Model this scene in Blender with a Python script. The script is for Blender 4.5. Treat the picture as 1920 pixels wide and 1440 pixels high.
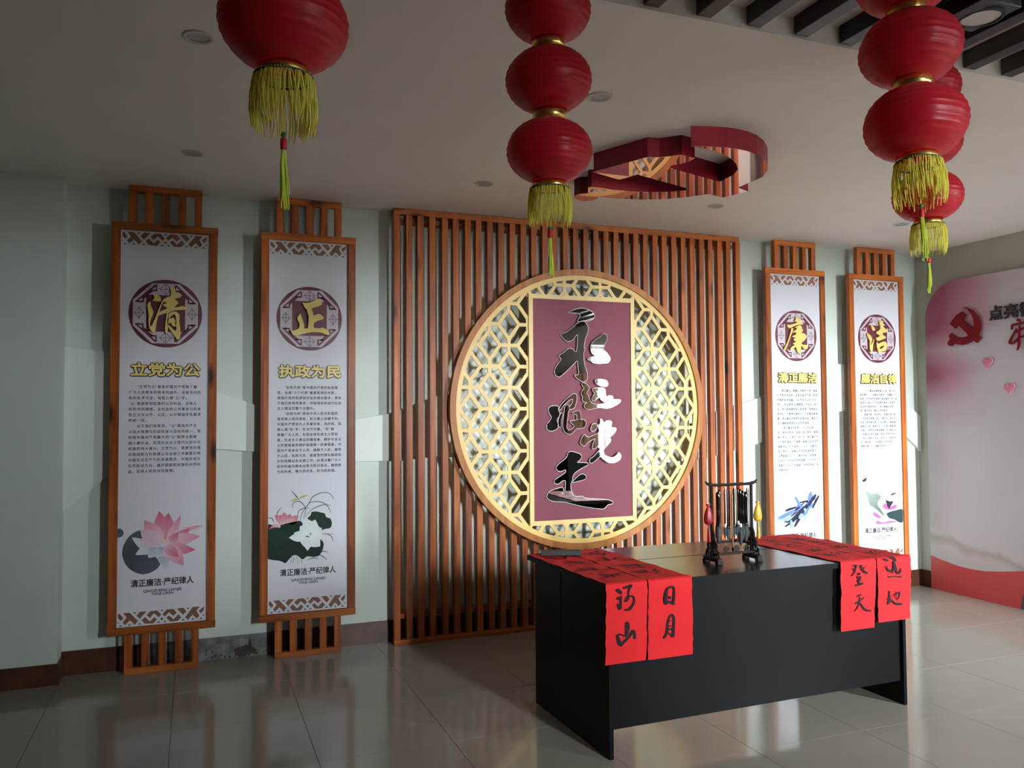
import bpy, bmesh, math, random
from mathutils import Vector, Matrix
from mathutils.geometry import tessellate_polygon
PI = math.pi
random.seed(7)
for o in list(bpy.data.objects): bpy.data.objects.remove(o)
SC = bpy.context.scene
COL = SC.collection

# ---------------------------------------------------------------- camera, world, lights, exposure
YAW, PITCH, ROLL, F = 0.36700, 0.03720, -0.00610, 1548.95
def camera():
    fw = Vector((math.sin(YAW)*math.cos(PITCH), math.cos(YAW)*math.cos(PITCH), math.sin(PITCH)))
    rt = Vector((math.cos(YAW), -math.sin(YAW), 0)); up = rt.cross(fw)
    c, s = math.cos(ROLL), math.sin(ROLL)
    r2, u2 = c*rt + s*up, -s*rt + c*up
    m = Matrix((r2, u2, -fw)).transposed().to_4x4(); m.translation = (-0.6389, -5.4922, 1.5036)
    cd = bpy.data.cameras.new('camera'); cd.sensor_width = 36; cd.lens = 36*F/1920; cd.clip_start = .05
    o = bpy.data.objects.new('camera', cd); COL.objects.link(o); o.matrix_world = m; SC.camera = o
camera()
w = bpy.data.worlds.new('overcast_sky'); SC.world = w; w.use_nodes = True
WN = w.node_tree; bg = WN.nodes['Background']
bg.inputs[0].default_value = (.88, .96, 1.0, 1); bg.inputs[1].default_value = 500.0
SC.view_settings.view_transform = 'Standard'; SC.view_settings.look = 'None'
SC.view_settings.gamma = 1; SC.view_settings.exposure = -0.08
SC.view_settings.use_curve_mapping = False
def portal(name, loc, sx, sz, rot):
    l = bpy.data.lights.new(name, 'AREA'); l.shape = 'RECTANGLE'; l.size = sx; l.size_y = sz
    l.cycles.is_portal = True
    o = bpy.data.objects.new(name, l); COL.objects.link(o); o.location = loc; o.rotation_euler = rot
WIN = (4.88, 5.56, .66, 2.62)      # the big bright window in the front wall, x0 x1 z0 z1
FILL_WIN = (1.75, 2.12, 1.55, 2.45)      # added fill opening further left, there to brighten the board and lanterns
YF = -7.0
portal('window_portal', ((WIN[0]+WIN[1])/2, YF-.36, (WIN[2]+WIN[3])/2), WIN[1]-WIN[0], WIN[3]-WIN[2], (PI/2, 0, 0))
portal('window_portal', ((FILL_WIN[0]+FILL_WIN[1])/2, YF-.36, (FILL_WIN[2]+FILL_WIN[3])/2), FILL_WIN[1]-FILL_WIN[0], FILL_WIN[3]-FILL_WIN[2], (PI/2, 0, 0))  # portal of the added fill opening

# ---------------------------------------------------------------- materials
def _nt(name):
    m = bpy.data.materials.new(name); m.use_nodes = True; n = m.node_tree
    return m, n, n.nodes['Principled BSDF']
def nod(n, t, **k):
    x = n.nodes.new(t)
    for a, b in k.items():
        if a in x.inputs.keys(): x.inputs[a].default_value = b
        else: setattr(x, a, b)
    return x
def mat(name, col, rough=.5, metal=0, spec=.5, bump=0, bscale=60, var=0, vscale=3, coat=0):
    m, n, b = _nt(name)
    b.inputs['Base Color'].default_value = (*col, 1); b.inputs['Roughness'].default_value = rough
    b.inputs['Metallic'].default_value = metal; b.inputs['Specular IOR Level'].default_value = spec
    b.inputs['Coat Weight'].default_value = coat
    tc = nod(n, 'ShaderNodeTexCoord')
    if var:
        nz = nod(n, 'ShaderNodeTexNoise', Scale=vscale, Detail=5.0); n.links.new(tc.outputs['Object'], nz.inputs['Vector'])
        cr = nod(n, 'ShaderNodeValToRGB'); cr.color_ramp.elements[0].position = .3; cr.color_ramp.elements[1].position = .7
        cr.color_ramp.elements[0].color = (*[c*(1-var) for c in col], 1); cr.color_ramp.elements[1].color = (*[min(1, c*(1+var)) for c in col], 1)
        n.links.new(nz.outputs[0], cr.inputs[0]); n.links.new(cr.outputs[0], b.inputs['Base Color'])
    if bump:
        nb = nod(n, 'ShaderNodeTexNoise', Scale=float(bscale), Detail=3.0); n.links.new(tc.outputs['Object'], nb.inputs['Vector'])
        bp = nod(n, 'ShaderNodeBump', Strength=bump, Distance=.002); n.links.new(nb.outputs[0], bp.inputs['Height'])
        n.links.new(bp.outputs[0], b.inputs['Normal'])
    return m
def wood(name, axis, dark, mid, light, rough=.36, knots=True):
    m, n, b = _nt(name)
    tc = nod(n, 'ShaderNodeTexCoord'); oi = nod(n, 'ShaderNodeObjectInfo')
    ml = nod(n, 'ShaderNodeMath', operation='MULTIPLY'); ml.inputs[1].default_value = 57.0
    n.links.new(oi.outputs['Random'], ml.inputs[0])
    ad = nod(n, 'ShaderNodeVectorMath', operation='ADD'); n.links.new(tc.outputs['Object'], ad.inputs[0]); n.links.new(ml.outputs[0], ad.inputs[1])
    mp = nod(n, 'ShaderNodeMapping'); s = [14, 14, 14]; s[axis] = 1.1; mp.inputs['Scale'].default_value = s
    n.links.new(ad.outputs[0], mp.inputs['Vector'])
    nz = nod(n, 'ShaderNodeTexNoise', Scale=1.6, Detail=6.0, Distortion=.6); n.links.new(mp.outputs[0], nz.inputs['Vector'])
    cr = nod(n, 'ShaderNodeValToRGB'); e = cr.color_ramp.elements
    e[0].position = .25; e[0].color = (*dark, 1); e[1].position = .75; e[1].color = (*light, 1)
    x = e.new(.5); x.color = (*mid, 1)
    n.links.new(nz.outputs[0], cr.inputs[0]); out = cr.outputs[0]
    if knots:
        mk = nod(n, 'ShaderNodeMapping'); s = [9, 9, 9]; s[axis] = 3.2; mk.inputs['Scale'].default_value = s
        n.links.new(ad.outputs[0], mk.inputs['Vector'])
        vo = nod(n, 'ShaderNodeTexVoronoi', Scale=.75); n.links.new(mk.outputs[0], vo.inputs['Vector'])
        kr = nod(n, 'ShaderNodeValToRGB'); k = kr.color_ramp.elements
        k[0].position = .07; k[0].color = (.16, .12, .1, 1); k[1].position = .22; k[1].color = (1, 1, 1, 1)
        n.links.new(vo.outputs['Distance'], kr.inputs[0])
        mx = nod(n, 'ShaderNodeMix', data_type='RGBA', blend_type='MULTIPLY'); mx.inputs[0].default_value = 1
        n.links.new(out, mx.inputs[6]); n.links.new(kr.outputs[0], mx.inputs[7]); out = mx.outputs[2]
    hv = nod(n, 'ShaderNodeHueSaturation'); mr = nod(n, 'ShaderNodeMapRange'); mr.inputs[3].default_value = .72; mr.inputs[4].default_value = 1.2
    n.links.new(oi.outputs['Random'], mr.inputs[0]); n.links.new(mr.outputs[0], hv.inputs['Value']); n.links.new(out, hv.inputs['Color'])
    n.links.new(hv.outputs[0], b.inputs['Base Color'])
    b.inputs['Roughness'].default_value = rough; b.inputs['Specular IOR Level'].default_value = .25
    bp = nod(n, 'ShaderNodeBump', Strength=.25, Distance=.001); n.links.new(nz.outputs[0], bp.inputs['Height']); n.links.new(bp.outputs[0], b.inputs['Normal'])
    return m
WD, WM, WL = (.12, .026, .007), (.32, .078, .015), (.50, .150, .030)
M = dict(
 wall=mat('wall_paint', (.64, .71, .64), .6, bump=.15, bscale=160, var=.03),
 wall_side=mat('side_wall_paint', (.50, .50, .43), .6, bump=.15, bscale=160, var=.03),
 wall_dim=mat('front_wall_paint', (.13, .12, .11), .6, bump=.15, bscale=160),
 relief=mat('relief_paint', (.74, .80, .75), .5, bump=.1, bscale=120),
 ceiling=mat('ceiling_paint', (.90, .86, .81), .7, bump=.1, bscale=120, var=.02),
 grout=mat('floor_grout', (.10, .09, .08), .7),
 skirt=mat('baseboard_tile', (.085, .034, .018), .3, spec=.25, var=.25, vscale=9),
 mortar=mat('bare_mortar', (.17, .18, .17), .8, bump=.8, bscale=40, var=.45, vscale=16),
 stain=mat('glue_stain', (.045, .035, .025), .7, var=.4, vscale=30),
 wood_z=wood('pine_upright', 2, WD, WM, WL), wood_x=wood('pine_rail', 0, WD, (.40, .110, .022), WL),
 ring_wood=wood('ring_wood', 2, (.30, .10, .020), (.42, .155, .032), (.54, .225, .05), .35, False),
 gold=mat('gold_paint', (.80, .53, .15), .38, 0, .5), gold_frame=mat('gold_frame_paint', (.80, .55, .17), .38),
 maroon=mat('maroon_board', (.19, .034, .058), .5, spec=.22),
 mirror=mat('black_mirror_acrylic', (.55, .55, .55), .015, 1), white=mat('white_edge', (.80, .74, .76), .5),
 board=mat('print_board', (.68, .68, .73), .55, spec=.25), 
 brown=mat('band_brown', (.20, .085, .045), .5), teal=mat('band_teal', (.06, .09, .095), .5),
 med=mat('medallion_maroon', (.115, .016, .032), .4), pale=mat('medallion_pale', (.58, .50, .55), .5), line=mat('medallion_line', (.20, .19, .25), .5),
 letter=mat('gold_letter', (.80, .60, .17), .4), dark=mat('black_letter', (.015, .013, .014), .4), ink=mat('grey_text', (.075, .08, .10), .6, spec=.2),
 desk=mat('black_desk_laminate', (.0048, .0054, .0062), .42, spec=.08, bump=.08, bscale=300),
 desk_top=mat('black_desk_top', (.012, .013, .0145), .20, spec=.35, bump=.05, bscale=300),
 paper=mat('red_paper', (.62, .014, .018), .7, spec=.2, bump=.15, bscale=30, var=.06), brush_ink=mat('brush_ink', (.016, .016, .018), .7, spec=.1),
 lantern=None, thread=mat('yellow_thread', (.93, .88, .16), .7, spec=.2), thread2=mat('lime_thread', (.84, .93, .13), .7, spec=.2),
 foil=mat('gold_foil', (.95, .74, .20), .30, 1), bead=mat('green_bead', (.03, .16, .07), .3), wrap=mat('red_wrap', (.55, .01, .02), .5),
 braid=mat('green_gold_braid', (.13, .15, .05), .5, var=.6, vscale=300),
 baffle=mat('dark_baffle', (.022, .016, .014), .40, spec=.22), metal=mat('grey_metal', (.42, .42, .42), .35, .3), void=mat('black_void', (.004, .004, .004), .8),
 disc=mat('lamp_diffuser', (.62, .60, .57), .4), lens=mat('downlight_lens', (.42, .42, .40), .35), lamp=mat('lamp_housing', (.03, .03, .03), .4),
 emblem=None, emblem_side=mat('emblem_side', (.17, .004, .014), .35, spec=.25), hearts=mat('pink_glitter', (.75, .25, .35), .6, bump=1, bscale=300, var=.15, vscale=80),
 redmetal=mat('red_letter', (.20, .004, .012), .5, spec=.15), redband=mat('red_wave', (.64, .075, .085), .4), greyprint=mat('grey_print', (.10, .07, .07), .4),
 carved=mat('carved_dark_wood', (.014, .010, .008), .65, spec=.3, bump=.6, bscale=90), bamboo=mat('bamboo', (.28, .18, .10), .4),
 lacquer=mat('black_lacquer', (.006, .006, .006), .08), hair=mat('grey_brush_hair', (.03, .040, .042), .7, bump=.5, bscale=200), ferrule=mat('pale_ferrule', (.6, .58, .55), .3),
 maroonstick=mat('maroon_handle', (.06, .014, .02), .3),
 silk_red=mat('red_silk', (.28, .008, .016), .4, var=.3, vscale=60), silk_yellow=mat('yellow_silk', (.60, .33, .025), .4, var=.2, vscale=60),
 weight=mat('dark_stone', (.03, .03, .028), .5, bump=.3), frame=mat('window_frame', (.5, .5, .5), .4), ground=mat('outdoor_ground', (.46, .44, .40), .9),
 cabinet=wood('brown_cabinet', 2, (.10, .04, .015), (.22, .10, .04), (.30, .15, .07), .35, False),
)
def floor_mat():
    m, n, b = _nt('polished_floor_tile')
    tc = nod(n, 'ShaderNodeTexCoord'); nz = nod(n, 'ShaderNodeTexNoise', Scale=1.7, Detail=6.0); n.links.new(tc.outputs['Object'], nz.inputs['Vector'])
    cr = nod(n, 'ShaderNodeValToRGB'); cr.color_ramp.elements[0].color = (.25, .232, .195, 1); cr.color_ramp.elements[1].color = (.325, .30, .255, 1)
    n.links.new(nz.outputs[0], cr.inputs[0]); n.links.new(cr.outputs[0], b.inputs['Base Color'])
    b.inputs['Roughness'].default_value = .12; b.inputs['Specular IOR Level'].default_value = .38
    return m
M['floor'] = floor_mat()
def lantern_mat():
    m, n, b = _nt('red_lantern_silk')
    tc = nod(n, 'ShaderNodeTexCoord'); nz = nod(n, 'ShaderNodeTexNoise', Scale=14.0, Detail=4.0); n.links.new(tc.outputs['Object'], nz.inputs['Vector'])
    cr = nod(n, 'ShaderNodeValToRGB'); cr.color_ramp.elements[0].color = (.54, .007, .020, 1); cr.color_ramp.elements[1].color = (.74, .018, .042, 1)
    n.links.new(nz.outputs[0], cr.inputs[0]); n.links.new(cr.outputs[0], b.inputs['Base Color'])
    b.inputs['Roughness'].default_value = .40; b.inputs['Specular IOR Level'].default_value = .5; b.inputs['Sheen Weight'].default_value = .35; b.inputs['Sheen Tint'].default_value = (1, .3, .35, 1)
    mp = nod(n, 'ShaderNodeMapping'); mp.inputs['Scale'].default_value = (12, 12, 70); n.links.new(tc.outputs['Object'], mp.inputs['Vector'])
    tr = nod(n, 'ShaderNodeBsdfTranslucent'); tr.inputs[0].default_value = (.70, .014, .026, 1); mx = nod(n, 'ShaderNodeMixShader'); mx.inputs[0].default_value = .42
    n.links.new(b.outputs[0], mx.inputs[1]); n.links.new(tr.outputs[0], mx.inputs[2]); n.links.new(mx.outputs[0], n.nodes['Material Output'].inputs[0])
    n2 = nod(n, 'ShaderNodeTexNoise', Scale=1.0, Detail=3.0, Distortion=.8); n.links.new(mp.outputs[0], n2.inputs['Vector'])
    bp = nod(n, 'ShaderNodeBump', Strength=.6, Distance=.003); n.links.new(n2.outputs[0], bp.inputs['Height']); n.links.new(bp.outputs[0], b.inputs['Normal'])
    return m
M['lantern'] = lantern_mat()
def thread_mat(name, col):
    m, n, b = _nt(name); b.inputs['Base Color'].default_value = (*col, 1); b.inputs['Roughness'].default_value = .6; b.inputs['Specular IOR Level'].default_value = .25
    tr = nod(n, 'ShaderNodeBsdfTranslucent'); tr.inputs[0].default_value = (*col, 1); mx = nod(n, 'ShaderNodeMixShader'); mx.inputs[0].default_value = .4
    n.links.new(b.outputs[0], mx.inputs[1]); n.links.new(tr.outputs[0], mx.inputs[2]); n.links.new(mx.outputs[0], n.nodes['Material Output'].inputs[0]); return m
M['thread'] = thread_mat('yellow_thread', (.95, .90, .20)); M['thread2'] = thread_mat('lime_thread', (.88, .95, .16))
def emblem_mat():
    m, n, b = _nt('red_mirror_acrylic')
    b.inputs['Base Color'].default_value = (.30, .01, .02, 1); b.inputs['Roughness'].default_value = .25
    g = nod(n, 'ShaderNodeBsdfGlossy', Roughness=.01); g.inputs[0].default_value = (.78, .50, .48, 1)
    mx = nod(n, 'ShaderNodeMixShader'); mx.inputs[0].default_value = .72
    n.links.new(b.outputs[0], mx.inputs[1]); n.links.new(g.outputs[0], mx.inputs[2]); n.links.new(mx.outputs[0], n.nodes['Material Output'].inputs[0])
    return m
M['emblem'] = emblem_mat()
def print_mat():
    m, n, b = _nt('painted_print'); a = nod(n, 'ShaderNodeVertexColor', layer_name='ink'); n.links.new(a.outputs[0], b.inputs['Base Color'])
    b.inputs['Roughness'].default_value = .6; b.inputs['Specular IOR Level'].default_value = .2; return m
M['print'] = print_mat()
def mist_mat():
    # the printed backdrop: pink cloud at the top corner over a pale lilac-white sky with soft clouds
    m, n, b = _nt('pink_mist_print'); b.inputs['Roughness'].default_value = .35
    tc = nod(n, 'ShaderNodeTexCoord'); sx = nod(n, 'ShaderNodeSeparateXYZ'); n.links.new(tc.outputs['Object'], sx.inputs[0])
    nz = nod(n, 'ShaderNodeTexNoise', Scale=1.6, Detail=4.0, Roughness=.45); n.links.new(tc.outputs['Object'], nz.inputs['Vector'])
    def lin(sock, a, c, o=0):
        x = nod(n, 'ShaderNodeMapRange'); x.inputs[1].default_value = a; x.inputs[2].default_value = c; n.links.new(sock, x.inputs[0]); return x.outputs[0]
    def math_(op, a, c):
        x = nod(n, 'ShaderNodeMath', operation=op)
        for i, v in enumerate((a, c)):
            if isinstance(v, (int, float)): x.inputs[i].default_value = v
            else: n.links.new(v, x.inputs[i])
        return x.outputs[0]
    left = lin(sx.outputs['Y'], -.95, -.12)           # 1 at the left end
    high = lin(sx.outputs['Z'], 1.35, 2.25)
    pink = math_('MULTIPLY', left, high); wob = math_('MULTIPLY', math_('SUBTRACT', nz.outputs[0], .5), .9)
    # a second tongue of pink lower on the left edge
    t1 = math_('SUBTRACT', 1, math_('MULTIPLY', math_('ABSOLUTE', math_('SUBTRACT', sx.outputs['Z'], 1.80), 0), 4.2))
    tongue = math_('MAXIMUM', math_('MULTIPLY', t1, lin(sx.outputs['Y'], -.62, -.12)), 0)
    gap = math_('SUBTRACT', 1, math_('MULTIPLY', math_('ABSOLUTE', math_('SUBTRACT', sx.outputs['Z'], 2.03), 0), 6))
    gap = math_('MULTIPLY', math_('MAXIMUM', gap, 0), .45)
    pk = math_('SUBTRACT', math_('ADD', math_('ADD', math_('MULTIPLY', pink, 1.15), math_('MULTIPLY', tongue, .55)), math_('MULTIPLY', wob, .55)), gap)
    cr = nod(n, 'ShaderNodeValToRGB'); e = cr.color_ramp.elements
    e[0].position = .06; e[0].color = (.66, .63, .64, 1); e[1].position = .95; e[1].color = (.42, .10, .17, 1)
    q = e.new(.42); q.color = (.60, .36, .43, 1)
    n.links.new(pk, cr.inputs[0])
    # clouds along a line near the floor
    cz = math_('ADD', math_('MULTIPLY', sx.outputs['Y'], .16), .52)
    d = math_('SUBTRACT', sx.outputs['Z'], cz)
    nc = nod(n, 'ShaderNodeTexNoise', Scale=3.2, Detail=6.0); n.links.new(tc.outputs['Object'], nc.inputs['Vector'])
    dd = math_('ADD', d, math_('MULTIPLY', math_('SUBTRACT', nc.outputs[0], .5), .22))
    c2 = nod(n, 'ShaderNodeValToRGB'); f = c2.color_ramp.elements
    f[0].position = 0; f[0].color = (1, 1, 1, 1); f[1].position = 1; f[1].color = (.93, .92, .97, 1)
    for ps, c in ((.40, (.98, 1, 1)), (.47, (.80, .72, .68)), (.51, (1, 1, 1)), (.60, (.97, .97, 1))): g = f.new(ps); g.color = (*c, 1)
    n.links.new(lin(dd, -.5, .5), c2.inputs[0])
    mx = nod(n, 'ShaderNodeMix', data_type='RGBA', blend_type='MULTIPLY'); mx.inputs[0].default_value = 1
    n.links.new(cr.outputs[0], mx.inputs[6]); n.links.new(c2.outputs[0], mx.inputs[7]); n.links.new(mx.outputs[2], b.inputs['Base Color'])
    return m
M['mist'] = mist_mat()

# ---------------------------------------------------------------- mesh helpers
def box(bm, x0, x1, y0, y1, z0, z1, bev=0):
    v = [bm.verts.new((x, y, z)) for x in (x0, x1) for y in (y0, y1) for z in (z0, z1)]
    fs = [bm.faces.new([v[i] for i in f]) for f in ((0, 1, 3, 2), (4, 6, 7, 5), (0, 4, 5, 1), (2, 3, 7, 6), (0, 2, 6, 4), (1, 5, 7, 3))]
    if bev: bmesh.ops.bevel(bm, geom=list({e for f in fs for e in f.edges}), offset=bev, segments=1, affect='EDGES')
def tube(bm, path, rad, seg=8, cap=True):
    rings = []; n = len(path)
    for i, p in enumerate(path):
        p = Vector(p); a = Vector(path[max(0, i-1)]); b = Vector(path[min(n-1, i+1)]); d = (b-a)
        d = d.normalized() if d.length > 1e-9 else Vector((0, 0, 1))
        t = Vector((0, 0, 1)) if abs(d.z) < .9 else Vector((1, 0, 0)); s = d.cross(t).normalized(); q = d.cross(s)
        r = rad[i] if isinstance(rad, (list, tuple)) else rad
        rings.append([bm.verts.new(p + (s*math.cos(2*PI*k/seg) + q*math.sin(2*PI*k/seg))*r) for k in range(seg)])
    for a, b in zip(rings, rings[1:]):
        for k in range(seg): bm.faces.new((a[k], a[(k+1) % seg], b[(k+1) % seg], b[k]))
    if cap: bm.faces.new(rings[0][::-1]); bm.faces.new(rings[-1])
def lathe(bm, prof, seg=32, o=(0, 0, 0), cap=True):
    R = [[bm.verts.new((o[0]+r*math.cos(2*PI*k/seg), o[1]+r*math.sin(2*PI*k/seg), o[2]+z)) for k in range(seg)] for r, z in prof]
    for a, b in zip(R, R[1:]):
        for k in range(seg): bm.faces.new((a[k], a[(k+1) % seg], b[(k+1) % seg], b[k]))
    if cap: bm.faces.new(R[0][::-1]); bm.faces.new(R[-1])
def smooth_poly(P, it=2):
    for _ in range(it):
        Q = []; n = len(P)
        for i in range(n):
            a, b = P[i], P[(i+1) % n]
            Q.append((a[0]*.8+b[0]*.2, a[1]*.8+b[1]*.2)); Q.append((a[0]*.2+b[0]*.8, a[1]*.2+b[1]*.8))
        P = Q
    return P
def prism(bm, P, f, d, holes=(), close=True):
    """extrude the 2-D outline P (with holes): f maps (a, b, depth) to a point; front at depth 0, back at depth d"""
    loops = [list(P)] + [list(h) for h in holes]
    flat = [q for l in loops for q in l]
    tr = tessellate_polygon([[Vector((a, b, 0)) for a, b in l] for l in loops])
    v0 = [bm.verts.new(f(a, b, 0)) for a, b in flat]
    v1 = [bm.verts.new(f(a, b, d)) for a, b in flat] if d else None
    for t in tr:
        try: bm.faces.new([v0[i] for i in t])
        except ValueError: pass
        if d and close:
            try: bm.faces.new([v1[i] for i in reversed(t)])
            except ValueError: pass
    if d:
        k = 0
        for l in loops:
            n = len(l)
            for i in range(n):
                a, b = k+i, k+(i+1) % n
                bm.faces.new((v0[a], v0[b], v1[b], v1[a]))
            k += n
def obj(name, bm, m, parent=None, smooth=False, kind=None, label=None, fix=True):
    if fix: bmesh.ops.recalc_face_normals(bm, faces=bm.faces)
    me = bpy.data.meshes.new(name); bm.to_mesh(me); bm.free()
    ms = m if isinstance(m, (list, tuple)) else [m]
    for x in ms: me.materials.append(M[x] if isinstance(x, str) else x)
    if smooth:
        for p in me.polygons: p.use_smooth = True
    o = bpy.data.objects.new(name, me); COL.objects.link(o)
    if parent: o.parent = parent
    if kind: o['kind'] = kind
    if label: o['label'] = label
    return o
def bmn(): return bmesh.new()
def boxo(name, b, m, parent=None, bev=0, loc=None, **k):
    bm = bmn(); box(bm, *b, bev); o = obj(name, bm, m, parent, **k)
    if loc: o.location = loc
    return o
def thing(name, label, cat, loc=(0, 0, 0), rz=0, group=None):
    o = bpy.data.objects.new(name, None); COL.objects.link(o); o.location = loc; o.rotation_euler = (0, 0, rz); o.empty_display_size = .1
    return tag(o, label, cat, group)
def tag(o, label, cat, group=None):
    o['label'] = label; o['category'] = cat
    if group: o['group'] = group
    return o
def struct(name, bm, m, **k): return obj(name, bm, m, kind='structure', **k)
def sbox(name, b, m, **k): return boxo(name, b, m, kind='structure', **k)
def inst(name, mesh, parent, loc=(0, 0, 0), rot=(0, 0, 0), scale=(1, 1, 1)):
    o = bpy.data.objects.new(name, mesh); COL.objects.link(o); o.parent = parent; o.location = loc; o.rotation_euler = rot; o.scale = scale
    return o
def text_mesh(body, bold=0.0, extrude=0.0, line=1.0, align='CENTER', space=1.0):
    c = bpy.data.curves.new('lettering', 'FONT'); c.body = body; c.offset = bold; c.extrude = extrude; c.align_x = align
    c.space_line = line; c.resolution_u = 2; c.space_character = space
    o = bpy.data.objects.new('lettering', c); COL.objects.link(o); bpy.context.view_layer.update()
    dg = bpy.context.evaluated_depsgraph_get(); me = bpy.data.meshes.new_from_object(o.evaluated_get(dg))
    bpy.data.objects.remove(o); bpy.data.curves.remove(c); return me
def fit_text(name, body, m, parent, box4, y, bold=0.0, depth=0.0, line=1.0, align='CENTER', spread=0, space=1.0):
    """lettering stretched to the rectangle box4 = x0 x1 z0 z1, facing -y at depth y, as a mesh"""
    me = text_mesh(body, bold, .1 if depth else 0, line, align, space)
    X = [v.co.x for v in me.vertices]; Y = [v.co.y for v in me.vertices]
    x0, x1, y0, y1 = min(X), max(X), min(Y), max(Y)
    for v in me.vertices:
        a = box4[0] + (v.co.x-x0)/(x1-x0)*(box4[1]-box4[0]); b = box4[2] + (v.co.y-y0)/(y1-y0)*(box4[3]-box4[2])
        v.co = (a, y - (v.co.z/.1+1)/2*depth if depth else y, b)
    if spread:       # heavy lettering: the thin glyph repeated around itself
        bm = bmn()
        for k in range(9):
            n0 = len(bm.verts); bm.from_mesh(me); bm.verts.ensure_lookup_table()
            ox, oz = (0, 0) if k == 8 else (spread*math.cos(k*PI/4), spread*math.sin(k*PI/4))
            for v in bm.verts[n0:]: v.co.x += ox; v.co.z += oz; v.co.y -= .00007*k
        bm.to_mesh(me); bm.free()
    me.materials.clear(); me.materials.append(M[m])
    o = bpy.data.objects.new(name, me); COL.objects.link(o)
    if parent: o.parent = parent
    return o
# prints: thin coloured shapes laid on a board that faces -y
def paint(bm, lay, P, y, col, col2=None, c0=None, rad=1):
    tr = tessellate_polygon([[Vector((a, b, 0)) for a, b in P]])
    v = [bm.verts.new((a, y, b)) for a, b in P]
    def cc(q):
        if col2 is None: return (*col, 1)
        t = min(1, math.dist(q, c0)/rad); return (*[col[i]*(1-t)+col2[i]*t for i in range(3)], 1)
    for t in tr:
        try: f = bm.faces.new([v[i] for i in t])
        except ValueError: continue
        if f.normal.y > 0: pass
        for lp in f.loops: lp[lay] = cc((lp.vert.co.x, lp.vert.co.z))
def petal(base, tip, wd, bend=0, n=9):
    bx, bz = base; dx, dz = tip[0]-bx, tip[1]-bz; L = math.hypot(dx, dz); ux, uz = dx/L, dz/L; nx, nz = -uz, ux
    A = []; Bq = []
    for i in range(n+1):
        t = i/n; h = wd*.5*math.sin(PI*min(1, t**.8))**.85*(1 - .25*t) if 0 < t < 1 else 0
        o = bend*L*math.sin(PI*t)*.5
        x, z = bx+ux*L*t+nx*o, bz+uz*L*t+nz*o
        A.append((x+nx*h, z+nz*h)); Bq.append((x-nx*h, z-nz*h))
    return A + Bq[-2:0:-1]
def ribbon_pts(S):
    """brush stroke: centre points with widths -> outline"""
    # densify with Catmull-Rom
    P = [S[0]] + list(S) + [S[-1]]; Q = []
    for i in range(1, len(P)-2):
        for k in range(5):
            t = k/5; Q.append(tuple(.5*((2*P[i][j]) + (-P[i-1][j]+P[i+1][j])*t + (2*P[i-1][j]-5*P[i][j]+4*P[i+1][j]-P[i+2][j])*t*t + (-P[i-1][j]+3*P[i][j]-3*P[i+1][j]+P[i+2][j])*t**3) for j in range(3)))
    Q.append(tuple(S[-1])); return Q
def stroke(bm, S, f, flat=False):
    Q = ribbon_pts(S) if len(S) > 1 else S
    L = []; n = len(Q)
    for i, (x, z, wd) in enumerate(Q):
        a, b = Q[max(0, i-1)], Q[min(n-1, i+1)]; d = math.hypot(b[0]-a[0], b[1]-a[1]) or 1
        nx, nz = -(b[1]-a[1])/d, (b[0]-a[0])/d; h = wd/2*(.6 if i in (0, n-1) else 1)
        L.append((bm.verts.new(f(x+nx*h, z+nz*h)), bm.verts.new(f(x-nx*h, z-nz*h))))
    for (a, b), (c, d) in zip(L, L[1:]): bm.faces.new((a, b, d, c))

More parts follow.
